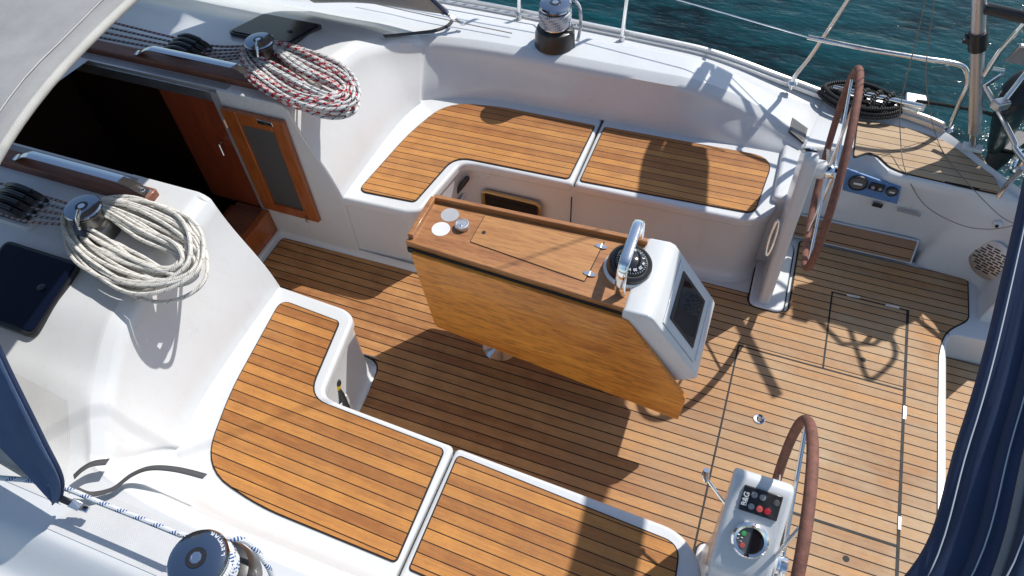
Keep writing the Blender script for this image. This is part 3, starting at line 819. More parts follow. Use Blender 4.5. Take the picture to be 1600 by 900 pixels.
pts = helix(SW[0], SW[1], zS + .12, .078, .082, 6, .0135, 0)
tail = smooth_path([pts[-1], Vector((SW[0] + .07, SW[1] + .05, zS + .245)), Vector((SW[0] + .12, SW[1] + .04, zS + .22)), Vector((SW[0] + .135, SW[1] + .03, zS + .12)), Vector((SW[0] + .125, SW[1] + .02, zS + .03))], 6)
tag(MB().tube(pts, .0085, 10).tube(tail, .0085, 10).build('sheet_rope', 'rope_blue'), 'grey blue-flecked sheet wound round the far primary winch', 'rope')

# ------------------------------------------------------------------ rope coils hung on the coachroof winches
def coil(W, tip, halfw, n, mats, label, lift, seed, strandr=.0072, sidebias=0.):
    rnd = random.Random(seed)
    C0 = Vector((W.x, W.y, 0)); T = Vector((tip.x, tip.y, 0)); ax = (T - C0); L = ax.length + .098; ax.normalize(); ay = Vector((-ax.y, ax.x, 0))
    A = C0 - ax * .098; th = thing('rope_coil', (W.x, W.y, hz(W.x, W.y) + .02), label, 'rope coil', 'rope coils hung on the coachroof winches')
    NP = 60; groups = {k: MB() for k in set(mats)}
    for i in range(n):
        mat = mats[i % len(mats)]
        ro = rnd.uniform(-1, 1); rz = rnd.uniform(0, 1); ph = rnd.uniform(0, 2 * PI); ll = L * (1 + rnd.uniform(-.12, .04)); pts = []
        amp = rnd.uniform(.006, .014)
        for k in range(NP):
            a = 2 * PI * k / NP
            e = abs(math.cos(a)) ** .85 * (1 if math.cos(a) > 0 else -1)
            ux = (1 - e) / 2                           # 0 at winch, 1 at tip
            wv = math.sin(a) * halfw * (0.84 + .20 * ux ** 1.2)
            bund = .034 + .030 * math.sin(PI * min(1, ux * .8 + .1))
            sp = 1 + (ro * bund * (0.5 + .8 * abs(math.sin(a))) + amp * math.sin(3 * a + ph)) / halfw
            p = A + ax * (ux * ll + ro * .018 * (1 if ux > .5 else -1)) + ay * (wv * sp + sidebias * math.sin(PI * ux))
            zz = hz(p.x, p.y) + .012 + rz * (.045 + .03 * ux) + lift * (1 - ux) ** 1.6 + .008 * math.sin(2 * a + ph)
            pts.append(Vector((p.x, p.y, zz)))
        groups[mat].tube(pts, strandr, 7, closed=True)
    for k, mb in groups.items(): mb.build('loops', k, th)
    return th
tipS = at(558, 212, .88); tipP = at(322, 462, .88)
coil(HW[0], tipS, .112, 34, ['rope_red', 'rope_navy', 'rope_red', 'rope_navy', 'rope_red'], 'coil of white rope with red and navy flecks hanging on the far coachroof winch', .02, 3)
coil(HW[1], tipP, .112, 27, ['rope_white'], 'coil of off-white rope hanging on the near coachroof winch', .02, 5, .0080)

# ------------------------------------------------------------------ rope clutches
for s, (px, py), lab in ((1, (292, 74), 'black rope clutch bank on the far side of the coachroof'), (-1, (22, 312), 'black rope clutch bank at the left edge on the near side of the coachroof')):
    v = at(px, py, 1.03); z = hz(v.x, v.y)
    R = thing('rope_clutch', (v.x, v.y, z), lab, 'rope clutch', 'rope clutches on the coachroof')
    MB().prism(rounded([(v.x - .12, v.y - .085), (v.x + .12, v.y - .085), (v.x + .12, v.y + .085), (v.x - .12, v.y + .085)], .02), z - .02, z + .012).build('plinth', 'gel', R, bevel=.005)
    for i in range(4):
        y = v.y + (i - 1.5) * .036
        prof = smooth_path([(v.x - .10, 0, z + .012), (v.x - .10, 0, z + .045), (v.x - .07, 0, z + .068), (v.x + .0, 0, z + .075), (v.x + .06, 0, z + .058), (v.x + .09, 0, z + .035), (v.x + .095, 0, z + .012)], 4)
        mb = MB(); n = len(prof)
        mb.add([(p.x, y - .0145, p.z) for p in prof] + [(p.x, y + .0145, p.z) for p in prof], [tuple(range(n)), tuple(range(2 * n - 1, n - 1, -1))] + [(j, (j + 1) % n, n + (j + 1) % n, n + j) for j in range(n)])
        body = mb.build('jammer', 'black', R, bevel=.004)
        MB().tube(smooth_path([(v.x - .085, y, z + .066), (v.x - .02, y, z + .084), (v.x + .05, y, z + .072)], 4), .008, 8, flat=(.6, 1.2)).build('lever', 'black', body)
    # lines through the clutch to the winch
    w = HW[0] if s > 0 else HW[1]
    for i in range(5):
        y = v.y + (i - 2) * .034
        mt = ['rope_dark', 'rope_grey'][i % 2]
        pts = smooth_path([(-3.6, v.y + (i - 2) * .05 * 1.2, hz(-3.4, y) + .03), (v.x - .14, y, z + .035), (v.x + .11, y, z + .035), (w.x - .06, w.y + (i - 2) * .018, z + .05 + .004 * i)], 5)
        o = MB().tube(pts, .0058, 8).build('halyard', mt)
        tag(o, 'thin flecked line running through the %s rope clutch towards its winch' % ('far' if s > 0 else 'near'), 'rope', 'lines led through the rope clutches')
        if s < 0: o['group'] = 'lines led through the near rope clutch'

# ------------------------------------------------------------------ cockpit table
TB = thing('cockpit_table', (-.55, 0, 0), 'varnished wooden cockpit table with folded leaves and a white instrument console at its aft end', 'table')
ZT = .82
MB().box((-.55, 0, .60), (.96, .20, .34)).build('table_body', 'gel', TB, bevel=.01)
top = rounded([(-1.165, -.125), (-1.165, .125), (-.15, .175), (-.15, -.175)], [.02, .02, .005, .005], 4)
from mathutils.geometry import tessellate_polygon
cups = [(at(703, 336, ZT), 'cup'), (at(689, 358, ZT), 'white_pl')]
CR = .0375
loops = [[Vector((x, y, 0)) for x, y in top]] + [[Vector((q.x + CR * math.cos(2 * PI * k / 32), q.y + CR * math.sin(2 * PI * k / 32), 0)) for k in range(32)] for q, _ in cups]
flat_ = [v for l in loops for v in l]; tris = tessellate_polygon(loops)
mb = MB(); mb.add([(v.x, v.y, ZT) for v in flat_], [tuple(t) for t in tris])
for l in loops:
    mb.grid([[(v.x, v.y, ZT) for v in l], [(v.x, v.y, ZT - .035) for v in l]], closed=True)
mb.build('tabletop', 'tab_top', TB, weld=True, angle=30)
# fiddles
mb = MB(); 
def bar_between(a, b, w, h, mat, nm, par, z):
    a = Vector(a); b = Vector(b); d = (b - a); L = d.length; ang = math.atan2(d.y, d.x)
    return MB().box(((a + b) / 2).to_3d() + Vector((0, 0, z)), (L, w, h), Matrix.Rotation(ang, 3, 'Z')).build(nm, mat, par, bevel=.004)
bar_between((-1.15, .122), (-.215, .165), .022, .030, 'tab_top', 'fiddle', TB, ZT + .010)
bar_between((-1.152, -.118), (-1.152, .118), .024, .030, 'tab_top', 'fiddle', TB, ZT + .010)
bar_between((-1.165, -.132), (-.215, -.172), .018, .045, 'tab_top', 'edge_rail', TB, ZT - .020)
bar_between((-1.16, -.146), (-.2, -.184), .008, .03, 'rubber', 'leaf_hinge_strip', TB, ZT - .040)
lid = [at(735, 378, ZT), at(758, 337, ZT), at(944, 378, ZT), at(913, 440, ZT)]
lp = rounded([(p.x, p.y) for p in lid], .004, 2)
o = MB().prism(offset_poly(lp, .003), ZT - .001, ZT + .0012).build('lid_gap', 'rubber', TB, smooth=False)
LID = MB().prism(offset_poly(lp, -.0005), ZT, ZT + .0035).build('lid', 'tab_lid', TB)
q = at(756, 363, ZT + .0045); MB().lathe([(.0085, -.0), (.0085, .0008), (0, .0008)], q, n=18).build('finger_hole', 'rubber', LID)
for p in ((939, 385), (921, 428)):
    q = at(*p, ZT + .004)
    hb = MB().prism([(q.x + .026 * math.cos(a) * 1.0, q.y + .0115 * math.sin(a)) for a in [2 * PI * i / 20 for i in range(20)]], ZT + .003, ZT + .0065).build('hinge', 'steel', LID)
    MB().tube([q + Vector((0, -.011, .002)), q + Vector((0, .011, .002))], .0035, 8).build('hinge_pin', 'steel', hb)
# cup holders: recessed liners
for q, mt in cups:
    MB().lathe([(CR - .0012, -.028), (0, -.029)], q, n=36).build('cup_holder', mt, TB)
    MB().lathe([(CR + .002, .0012), (CR - .0012, .0010), (CR - .001, -.029)], q, n=36).build('cup_wall', mt, TB)
# leaves
def leaf(s):
    pts = [(-1.135, .785), (-1.068, .325), (.088, .235), (.094, .405), (-.200, .785)]
    mb = MB(); n = len(pts)
    def yof(x, z): return s * (lerp(.150, .190, (x + 1.14) / 1.0) - .0 + (.78 - z) * .06)
    pr = rounded(pts, [.01, .02, .008, .02, .02], 3); n = len(pr)
    mb.add([(x, yof(x, z) - s * .0, z) for x, z in pr] + [(x, yof(x, z) + s * .018, z) for x, z in pr],
           [tuple(range(n)), tuple(range(2 * n - 1, n - 1, -1))] + [(i, (i + 1) % n, n + (i + 1) % n, n + i) for i in range(n)])
    return mb.build('leaf', 'leaf', TB, bevel=.003)
leaf(-1); leaf(1)
# console
def console():
    mb = MB()
    prof = [(-.225, .70), (-.225, .822), (-.205, .830), (-.130, .835), (-.105, .825), (.100, .545), (.112, .520), (.108, .50), (.02, .44), (-.12, .60)]
    n = len(prof); rows = []
    for y, k in ((-.198, 0), (.198, 0)):
        rows.append([(x, y, z) for x, z in prof])
    mb.add(rows[0] + rows[1], [tuple(range(n)), tuple(range(2 * n - 1, n - 1, -1))] + [(i, (i + 1) % n, n + (i + 1) % n, n + i) for i in range(n)])
    return mb.build('console', 'gel', TB, bevel=.018, seg=4)
CN = console()
nx = Vector((.280, 0, .205)).normalized()    # outward normal of the sloped face
def cs(u, y, d=0): # u along slope 0 top..1 bottom
    return Vector((lerp(-.105, .10, u), y, lerp(.825, .545, u))) + nx * d
def cslab(u0, u1, y0, y1, d0, d1, nm, mt, par, bev=.003):
    P = [cs(u0, y0), cs(u1, y0), cs(u1, y1), cs(u0, y1)]
    MBx = MB().add([p + nx * d1 for p in P] + [p + nx * d0 for p in P], [(0, 1, 2, 3), (7, 6, 5, 4), (0, 4, 5, 1), (1, 5, 6, 2), (2, 6, 7, 3), (3, 7, 4, 0)])
    return MBx.build(nm, mt, par, bevel=bev)
pl = cslab(.16, .90, -.168, .168, .0, .006, 'plotter_surround', 'gel', CN, .004)
bz = cslab(.24, .80, -.125, .125, .004, .011, 'plotter_bezel', 'black', CN, .003)
cslab(.30, .76, -.112, .104, .010, .0122, 'plotter_screen', 'screen', bz, 0)
cslab(.90, .94, -.15, .16, .0, .009, 'console_ridge', 'gel', CN, .003)
# pedestal legs
for x in (-.83, -.235):
    lg = MB().lathe([(.038, 0), (.038, .45)], (x, 0, .0), n=24).build('leg', 'steel', TB)
    MB().lathe([(.092, .008), (.092, .011), (.082, .014), (.050, .018), (.04, .022)], (x, -.012, 0), n=36).build('foot_flange', 'chrome', lg)
# cup lying on the table : round blue-grey cap
q = at(722, 352, ZT + .012)
CP = thing('bottle_cap', (q.x, q.y, ZT), 'round metal cap standing beside the table cup holders', 'cap')
MB().lathe([(.029, 0), (.031, .003), (.031, .019), (.029, .022), (.025, .0225), (.024, .020), (0, .020)], (q.x, q.y, ZT + .001), n=32).build('cap_body', 'alu', CP)
MB().box((q.x - .004, q.y - .012, ZT + .0225), (.018, .007, .003)).build('pull_tab', 'steel', CP, bevel=.001)
# compass
CX, CY = -.255, .035
cpx = at(983, 408, .87); CX, CY = cpx.x, cpx.y
KP = thing('compass', (CX, CY, ZT), 'black domed binnacle compass with white numerals on the table console', 'compass')
MB().lathe([(.098, 0.0), (.098, .010), (.092, .018), (.086, .02)], (CX, CY, ZT + .001), n=48).build('mounting_ring', 'gel', KP)
tc = Vector((.18, -.12, 1)).normalized()
MB().lathe([(.088, -.0), (.090, .030), (.086, .048), (.076, .056), (.066, .052)], (CX, CY, ZT + .004), tc, 48).build('housing', 'black', KP)
dm = MB().lathe([(.066 * math.cos(a), .05 + .028 * math.sin(a)) for a in [PI / 2 * i / 9 for i in range(10)]], (CX, CY, ZT + .004), tc, 40).build('dome', 'dome', KP)
ux = (Vector((1, 0, 0)) - tc * tc.x).normalized(); uy = tc.cross(ux)
for i, tx in enumerate(['N', '3', '6', 'E', '12', '15', 'S', '21', '24', 'W', '30', '33']):
    a = 2 * PI * i / 12; d = ux * math.cos(a) + uy * math.sin(a)
    rr = .045; pos = Vector((CX, CY, ZT + .004)) + tc * (.05 + .028 * math.sqrt(1 - (rr / .066) ** 2) + .0012) + d * rr
    text_obj(tx, .015, pos, -(tc.cross(d)), (tc + d * .35), 'letter', dm, 'numeral', .0005)
for i in range(36):
    pass
mb = MB()
for i in range(36):
    a = 2 * PI * i / 36; d = ux * math.cos(a) + uy * math.sin(a); rr = .058
    mb.box(Vector((CX, CY, ZT + .004)) + tc * (.05 + .028 * math.sqrt(1 - (rr / .066) ** 2) + .001) + d * rr, (.004, .0012, .001), Matrix.Rotation(a, 3, 'Z'))
mb.build('scale_marks', 'letter', dm, smooth=False)
# chrome grab bar over the compass
gx = -.285
ft = at(968, 462, ZT); tp = atx(990, 348, -.26)
arch = smooth_path([(ft.x, ft.y, ZT), (ft.x - .002, ft.y, ZT + .05), (ft.x - .004, ft.y + .004, ZT + .105), (ft.x - .004, ft.y + .02, ZT + .145), (ft.x - .004, ft.y + .05, ZT + .165),
                    (ft.x - .004, .06, ZT + .172), (ft.x - .004, .115, ZT + .168), (ft.x - .004, .145, ZT + .145), (ft.x - .003, .158, ZT + .10), (ft.x, .160, ZT)], 5)
MB().tube(arch, .0125, 14, flat=(1.65, .5)).build('grab_bar', 'chrome', TB)
# ------------------------------------------------------------------ steering pedestals + wheels
WX, WY, WZ, WR = .452, .915, .753, .447
def pedestal(s):
    far = s > 0
    P = thing('steering_pedestal', (.36, s * .72, 0), 'white steering pedestal ' + ('beside the far bench, with a large leather-rimmed wheel, its panel facing away' if far else 'at the bottom edge with leather-rimmed wheel, autopilot keypad and round display'), 'steering pedestal', 'twin steering pedestals')
    prof = [(.672, 0), (.685, .25), (.705, .6), (.722, .89), (.735, .94), (.762, .955), (.79, .942), (.975, .795), (1.0, .765), (1.005, .72), (1.01, .5), (1.04, 0)]
    def xs(z): 
        t = z / .93; return (.340 - .036 * t, .398 - .034 * t) if far else (.315 - .052 * sstep(.5, .8, t), .425 + .017 * sstep(.5, .8, t))
    n = len(prof); mb = MB()
    a = [(xs(z)[0], s * y, z) for y, z in prof]; b = [(xs(z)[1], s * y, z) for y, z in prof]
    mb.add(a + b, [tuple(range(n)), tuple(range(2 * n - 1, n - 1, -1))] + [(i, (i + 1) % n, n + (i + 1) % n, n + i) for i in range(n)])
    col = mb.build('column', 'gel', P, bevel=.022, seg=4)
    f = rounded([(.295, s * .645), (.470, s * .645), (.470, s * 1.14), (.295, s * 1.14)], .05, 6)
    MB().prism(offset_poly(f, .007), .002, .0100).build('foot_seal', 'rubber', P, smooth=False)
    MB().prism(f, .004, .022).build('foot', 'gel', P, bevel=.008)
    # hub housing
    MB().lathe([(.045, 0), (.044, .02), (.043, .065), (.035, .07)], (.360 if far else .385, s * WY, WZ), (1, 0, 0), 32).build('hub_housing', 'gel', P)
    MB().lathe([(.022, .078), (.022, .115), (.03, .115), (.03, .135), (.018, .14), (0, .141)], (.35, s * WY, WZ), (1, 0, 0), 20).build('axle', 'chrome', P)
    # panel frame of reference on the sloping top
    A = Vector((0, s * .79, .942)); B = Vector((0, s * .975, .795)); dv = (B - A).normalized(); nn = Vector((0, s * -dv.z, abs(dv.y))).normalized()
    nn = Vector((0, s * .147, .185)).normalized()
    def pp(x, d, up): return Vector((x, 0, 0)) + A + dv * d + nn * up
    def psl(x0, x1, d0, d1, u0, u1, nm, mt, par, bev=.003):
        Q = [(x0, d0), (x1, d0), (x1, d1), (x0, d1)]
        return MB().add([pp(x, d, u1) for x, d in Q] + [pp(x, d, u0) for x, d in Q], [(0, 1, 2, 3), (7, 6, 5, 4), (0, 4, 5, 1), (1, 5, 6, 2), (2, 6, 7, 3), (3, 7, 4, 0)]).build(nm, mt, par, bevel=bev)
    XO = -.03 if far else 0
    k = psl(.300, .412 + 2 * XO, -.005, .072, -.002, .008, 'keypad', 'black', P)
    psl(.304, .318, .0, .067, .006, .0092, 'brand_strip', 'screen', k, 0)
    text_obj('B&G', .022, pp(.3115, .034, .0096), -s * dv * (1 if s > 0 else -1) if False else (-dv), nn, 'letter', k, bold=.0006) if not far else None
    for i, (x, d, mt) in enumerate(() if far else ((.333, .015, 'grey_pl'), (.333, .051, 'grey_pl'), (.357, .015, 'grey_pl'), (.357, .051, 'pinkred'), (.380, .051, 'red'), (.398, .018, 'lcd'))):
        MB().lathe([(.0095, 0), (.009, .003), (0, .0035)], pp(x, d, .008), nn, 18).build('key', mt, k)
    if far:
        g_ = MB().lathe([(.034, 0), (.034, .010), (.028, .014), (0, .012)], pp(.337, .150, -.001), nn, 36).build('display_ring', 'chrome', P)
    else:
      g_ = MB().lathe([(.054, 0), (.054, .012), (.048, .018), (.040, .015), (.040, .010)], pp(.355, .150, -.001), nn, 40).build('display_ring', 'chrome', P)
      dd = MB().lathe([(.041, .0), (.041, .0105), (0, .0107)], pp(.355, .150, -.001), nn, 36).build('display_face', 'lcd', g_)
      MB().prism([(x, y) for x, y in [(.041 * math.cos(a), .041 * math.sin(a)) for a in [-PI / 2 + PI * i / 16 for i in range(17)]]], .0098, .0116, lambda x, y, z: pp(.355 + x * .93, .150 + y * .93, z)).build('display_glass', 'screen', dd, smooth=False)
      for (x, d, mt) in ((.333, .135, 'green'), (.338, .171, 'pinkred')):
          MB().lathe([(.0075, 0), (.007, .002), (0, .0022)], pp(x, d, .0098), nn, 14).build('key', mt, dd)
      mb = MB()
      for i in range(4): mb.box(pp(.320 + .011 * (i % 2), .143 + .006 * i, .0102), (.006, .003, .001), Matrix.Rotation(.4 * i, 3, 'X'))
      mb.build('scale_marks', 'letter', dd, smooth=False)
    # throttle lever
    if not far:
        q = Vector((.285, s * .745, .70)); e = at(1104, 742, .78)
        th = MB().tube([Vector((.30, s * .78, .72)), e + Vector((.012, -.004, -.03))], .005, 10).build('control_lever', 'chrome', P)
        MB().tube([e + Vector((.004, 0, -.035)), e + Vector((-.004, .0, .0)), e + Vector((-.006, .002, .03))], [.011, .013, .009], 12).build('lever_grip', 'chrome', th)
    else:
        c_ = aty(1207, 372, .70)
        ri = MB().tube([c_ + Vector((.012 * math.cos(a), .03 * math.sin(a) , .09 * math.sin(a))) for a in [2 * PI * i / 28 for i in range(28)]], .007, 10, closed=True).build('folding_ring', 'steel', P)
    if not far:
        mb = MB()
        for i in range(4): mb.lathe([(.028, 0), (.030, .004), (.028, .008), (.022, .010), (.022, .013)], (.43 + i * .012, s * .945, .70), (1, 0, 0), 24)
        mb.build('brake_knob', 'chrome', P)
    return P
PEDS, PEDP = pedestal(1), pedestal(-1)
def wheel(par):
    tl = .06
    n = Vector((math.cos(tl), 0, math.sin(tl))); u = Vector((0, 1, 0)); w = n.cross(u)
    c = Vector((WX, WY, WZ))
    W = bpy.data.objects.new('steering_wheel', None); COL.objects.link(W); W.parent = par; W.location = c - par.location
    rim = [c + (u * math.cos(a) + w * math.sin(a)) * WR for a in [2 * PI * i / 96 for i in range(96)]]
    MB().tube(rim, .0165, 14, closed=True).build('rim', 'leather', W)
    MB().lathe([(.0, .022), (.022, .022), (.030, .014), (.034, 0), (.034, -.02), (.02, -.026)], c, n, 24).build('hub', 'chrome', W)
    for i in range(6):
        a = PI / 2 + 2 * PI * i / 6 + .08
        d = u * math.cos(a) + w * math.sin(a)
        off = n * (.02 if i % 2 else -.01)
        MB().tube([c + d * .025 + off, c + d * (WR - .012)], .0065, 10).build('spoke', 'steel', W)
    return W
W1 = wheel(PEDS)
W2 = copy_tree(W1, PEDP, Vector((WX, -WY, WZ)) - PEDP.location)

# ------------------------------------------------------------------ porthole in the bench front and winch handles in pockets
PH = thing('porthole', (-1.05, .75, .2), 'rounded rectangular porthole with bronze frame in the far bench front', 'porthole')
pr = rounded([(-1.225, .115), (-.872, .115), (-.872, .285), (-1.225, .285)], .045, 6)
fy = lambda x, y, z: Vector((x, .753 - z, y))
rows = [[fy(x, y, z) for x, y in offset_poly(pr, d)] for d, z in ((0, .0), (0, .016), (-.010, .018), (-.022, .012), (-.024, .003))]
MB().grid(rows, closed=True).build('frame', 'brass', PH, angle=30)
MB().prism(offset_poly(pr, -.02), .0, .006, fy).build('pane', 'screen', PH, smooth=False)
def handle(c, d, label):
    H = thing('winch_crank', c, label, 'winch handle', 'winch handles stowed in bench pockets')
    c = Vector(c); d = Vector(d).normalized()
    MB().tube([c, c + d * .02, c + d * .07, c + d * .12, c + d * .135], [.012, .013, .016, .015, .008], 14).build('grip', 'black', H)
    MB().tube([c - d * .026, c], [.016, .015], 14).build('collar', 'yellow', H)
    MB().tube([c - d * .075, c - d * .022], [.014, .017], 12).build('shank', 'black', H)
    return H
q = aty(714, 300, .70)
handle(q, Vector((.06, .02, .10)), 'black winch handle with yellow collar in the pocket under the far bench')
q2 = at(526, 601, .30)
H2 = thing('winch_crank', q2, 'black winch handle with yellow collar standing in the pocket under the near bench', 'winch handle', 'winch handles stowed in bench pockets')
dn = Vector((-.03, -.045, -.10)).normalized(); dm2 = Vector((.035, -.03, -.10)).normalized()
MB().tube([q2 - dn * .028, q2 - dn * .02, q2 - dn * .006], [.008, .016, .019], 14).build('grip_end', 'black', H2)
MB().tube([q2 - dn * .006, q2 + dn * .018], [.0195, .0215], 14).build('collar', 'yellow', H2)
MB().tube([q2 + dn * .018, q2 + dn * .07, q2 + dn * .16], [.022, .026, .022], 14).build('grip', 'black', H2)
MB().tube([q2 + dn * .012, q2 + dm2 * .06, q2 + dm2 * .15], [.012, .015, .013], 12).build('shank', 'black', H2)
for s, q in ((1, q), (-1, q2)):
    cx, cy = (q.x - .01, q.y) if s > 0 else (q.x - .01, q.y - .03)
    z0 = q.z - .25 if s < 0 else q.z - .16
    mb = MB(); o_ = [(cx - .04, cy - .035), (cx + .04, cy - .035), (cx + .04, cy + .035), (cx - .04, cy + .035)]; i_ = offset_poly(o_, -.006)
    zt = z0 + (.13 if s > 0 else .17)
    mb.grid([[(x, y, z0) for x, y in o_], [(x, y, zt) for x, y in o_], [(x, y, zt) for x, y in i_], [(x, y, z0 + .01) for x, y in i_]], closed=True)
    mb.build('handle_pocket', 'gel', Y, smooth=False)

# ------------------------------------------------------------------ stanchions, pushpit, lifelines
def stanchion(px, py, lab):
    b = at(px, py, .62); 
    S = thing('stanchion', (b.x, b.y - .01, .60), lab, 'stanchion', 'stanchions on the toe rail')
    b = Vector((b.x, b.y - .01, .60))
    MB().tube([b + Vector((0, 0, .03)), b + Vector((.01, .03, .64))], .0125, 14).build('post', 'steel', S)
    MB().tube([b + Vector((0, 0, -.005)), b + Vector((0, 0, .05))], .018, 14).build('socket', 'alu', S)
    return S
stanchion(972, 63, 'stainless stanchion on the far toe rail between the winch and the stern rail')
stanchion(812, 28, 'stainless stanchion just beyond the far primary winch')
# lifeline and forward sheet lines outside the coaming
a0 = at(1262, 58, .90)
tag(MB().tube([(-4.3, 1.95, .93), (-.75, 1.905, .915), a0], .0035, 8).build('lifeline', 'steel'), 'thin wire lifeline stretched between the stanchions above the far toe rail', 'lifeline')
tag(MB().tube([(-4.3, 1.96, 1.25), (-.75, 1.935, 1.235), (.33, 1.8, 1.235)], .0035, 8).build('lifeline', 'steel'), 'upper wire lifeline above the far toe rail', 'lifeline')
tag(MB().tube([(-4.2, 1.88, .66), at(700, 2, .66), at(840, 27, .66), (-.98, 1.66, .78)], .006, 8).build('furling_line', 'rope_blue'), 'blue-flecked line lying along the far side deck beside the toe rail', 'rope')
tag(MB().tube([at(560, 0, .78), at(640, 18, .775), at(722, 36, .76), at(800, 52, .755)], .003, 6).build('thin_line', 'cord'), 'thin dark line lying across the far deck below the sprayhood corner', 'rope')
# pushpit
PP = thing('pushpit', (1.0, 1.6, .55), 'stainless steel stern rail with slanting legs on the starboard quarter', 'stern rail')
r1 = smooth_path([a0, at(1350, 76, .905), at(1440, 91, .91), at(1490, 99, .905), at(1508, 108, .88), at(1512, 128, .82), at(1503, 152, .74), at(1490, 182, .62), at(1481, 203, .535)], 6)
MB().tube(r1, .0125, 14).build('mid_rail', 'steel', PP)
f1 = at(1238, 131, .60); t1 = aty(1325, 0, f1.y + .06)
MB().tube(smooth_path([f1 + Vector((0, 0, -.03)), f1 + Vector((0, 0, .05)), lerp(f1, t1, .35), t1, t1 + (t1 - f1) * .25, t1 + (t1 - f1) * .32 + Vector((.12, 0, .04)), Vector((1.0, 1.72, 1.28)), Vector((1.35, 1.45, 1.28))], 6), .0125, 14).build('rail_hoop', 'steel', PP)
f2 = at(1482, 202, .545)
MB().tube(smooth_path([at(1540, 137, .80), at(1556, 165, .76), at(1585, 222, .70), at(1592, 240, .68), (1.52, 1.15, .60)], 5), .0125, 14).build('lower_rail', 'steel', PP)
MB().tube([at(1538, 118, 1.0), at(1562, 80, 1.12), at(1608, 28, 1.27)], .0125, 14).build('brace', 'steel', PP)
MB().tube([at(1538, 135, .95), at(1566, 116, .96), at(1568, 110, .99), at(1550, 107, 1.0)], .008, 10).build('bracket', 'steel', PP)
b3 = at(1563, 303, .55)
MB().tube(smooth_path([b3 + Vector((0, 0, -.02)), b3 + Vector((.0, 0, .04)), at(1580, 282, .66), at(1600, 262, .80)], 5), .0125, 14).build('quarter_leg', 'steel', PP)
MB().tube([at(1563, 165, .85), at(1610, 105, 1.0)], .0125, 14).build('brace', 'steel', PP)
for p, z in (((1482, 203), .535), ((1238, 131), .60)):
    q = at(*p, z); MB().lathe([(.026, 0), (.026, .006), (.016, .02)], q, n=20).build('foot', 'steel', PP)
q = at(1563, 163, .86)
MB().box(q, (.07, .05, .045), Matrix.Rotation(.6, 3, 'Z')).build('clamp', 'alu', PP, bevel=.008)
q = atx(1597, 60, 1.2)
def sunback(px, py, z, z0=0.):
    p = at(px, py, z0); d = z - z0
    return p + Vector((.457 * d, .704 * d, d))
SS = thing('stern_seat', sunback(1320, 480, 1.3), 'small teak seat fixed on the starboard quarter rail just outside the photo', 'seat')  # out of view, added and outlined to cast the helm footwell shadow
ps = [sunback(*p, 1.3) for p in [(1238, 448), (1236, 498), (1300, 508), (1388, 538), (1408, 500), (1402, 470), (1330, 440)]]
MB().prism(rounded([(p.x, p.y) for p in ps], .03, 3), 1.29, 1.31).build('seat_board', 'teak_helm', SS, bevel=.004)
MB().tube(smooth_path([sunback(*p, 1.28) for p in [(1325, 515), (1340, 560), (1354, 594), (1375, 585), (1396, 560), (1392, 535), (1382, 515)]], 4), .0125, 10).build('support_tube', 'steel', SS)  # unseen tube bent to cast the looped floor shadow
MB().tube([(1.35, 1.45, 1.28), (1.5, 1.5, 1.28), (1.5, 1.5, .56)], .0125, 10).build('leg', 'steel', SS)
# backstay tube
BS = thing('backstay_tube', (1.14, 1.54, .58), 'thick grey tube with black clamp rising from the starboard quarter', 'backstay')
bA = at(1523, 206, .66); bB = aty(1530, 0, bA.y - .08)
dv = (bB - bA)
MB().tube([bA, bA + dv * 1.12], .028, 20).build('tube', 'alu', BS)
MB().tube([bA + dv * 1.1, bA + dv * 6], .004, 8).build('wire', 'steel', BS)
base = at(1521, 228, .565)
MB().tube([base, bA + dv * .02], [.02, .022], 12).build('toggle', 'steel', BS)
MB().box(base + Vector((.0, 0, -.01)), (.09, .05, .02)).build('chainplate', 'gel', BS, bevel=.004)
cpt = bA + dv * .73
MB().tube([cpt - dv.normalized() * .045, cpt + dv.normalized() * .045], .038, 20).build('clamp', 'black', BS)
e = at(1506, 60, cpt.z)
k = MB().tube([cpt, cpt.lerp(e, .95)], [.026, .022], 16).build('clamp_bolt', 'black', BS)
dd = (e - cpt).normalized(); MB().tube([cpt.lerp(e, .95), cpt.lerp(e, .95) + dd * .006], .009, 12).build('bolt_head', 'chrome', k)
# foam covered tube on top of the pushpit
FT = [bA + dv * .93 + Vector((.03, 0, .0)), None]
pA = aty(1528, 10, bA.y - .05); pB = at(1606, 28, pA.z + .06)
o = MB().tube([pA, pA.lerp(pB, .8), pA.lerp(pB, 2.2)], .024, 16).build('foam_grip', 'black', PP)
# thin cords (flag halyards) from above down to the deck
for pts in ([(1458, 0), (1427, 88), (1413, 150), (1406, 205), (1412, 260), (1440, 318), (1500, 350), (1550, 357), (1590, 352)], [(1452, 0), (1425, 70), (1411, 140), (1408, 190)]):
    pass
c1 = smooth_path([at(1452, -60, 1.7), at(1446, 0, 1.45), at(1425, 88, 1.1), at(1408, 160, .80), at(1407, 215, .60), at(1415, 268, .53), at(1445, 320, .40), at(1500, 351, .38), at(1550, 358, .40), at(1600, 348, .50)], 8)
tag(MB().tube(c1, .0022, 6).build('cord', 'cord'), 'thin brown cord hanging from above and looping over the aft cockpit wall', 'cord')
c2 = smooth_path([at(1466, -60, 1.7), at(1460, 0, 1.45), at(1449, 80, 1.15), at(1448, 140, .85), at(1462, 210, .56), at(1488, 258, .535), at(1560, 335, .56), at(1600, 352, .60)], 8)
tag(MB().tube(c2, .002, 6).build('cord', 'cord'), 'second thin brown cord slanting across the teak helm seat', 'cord')

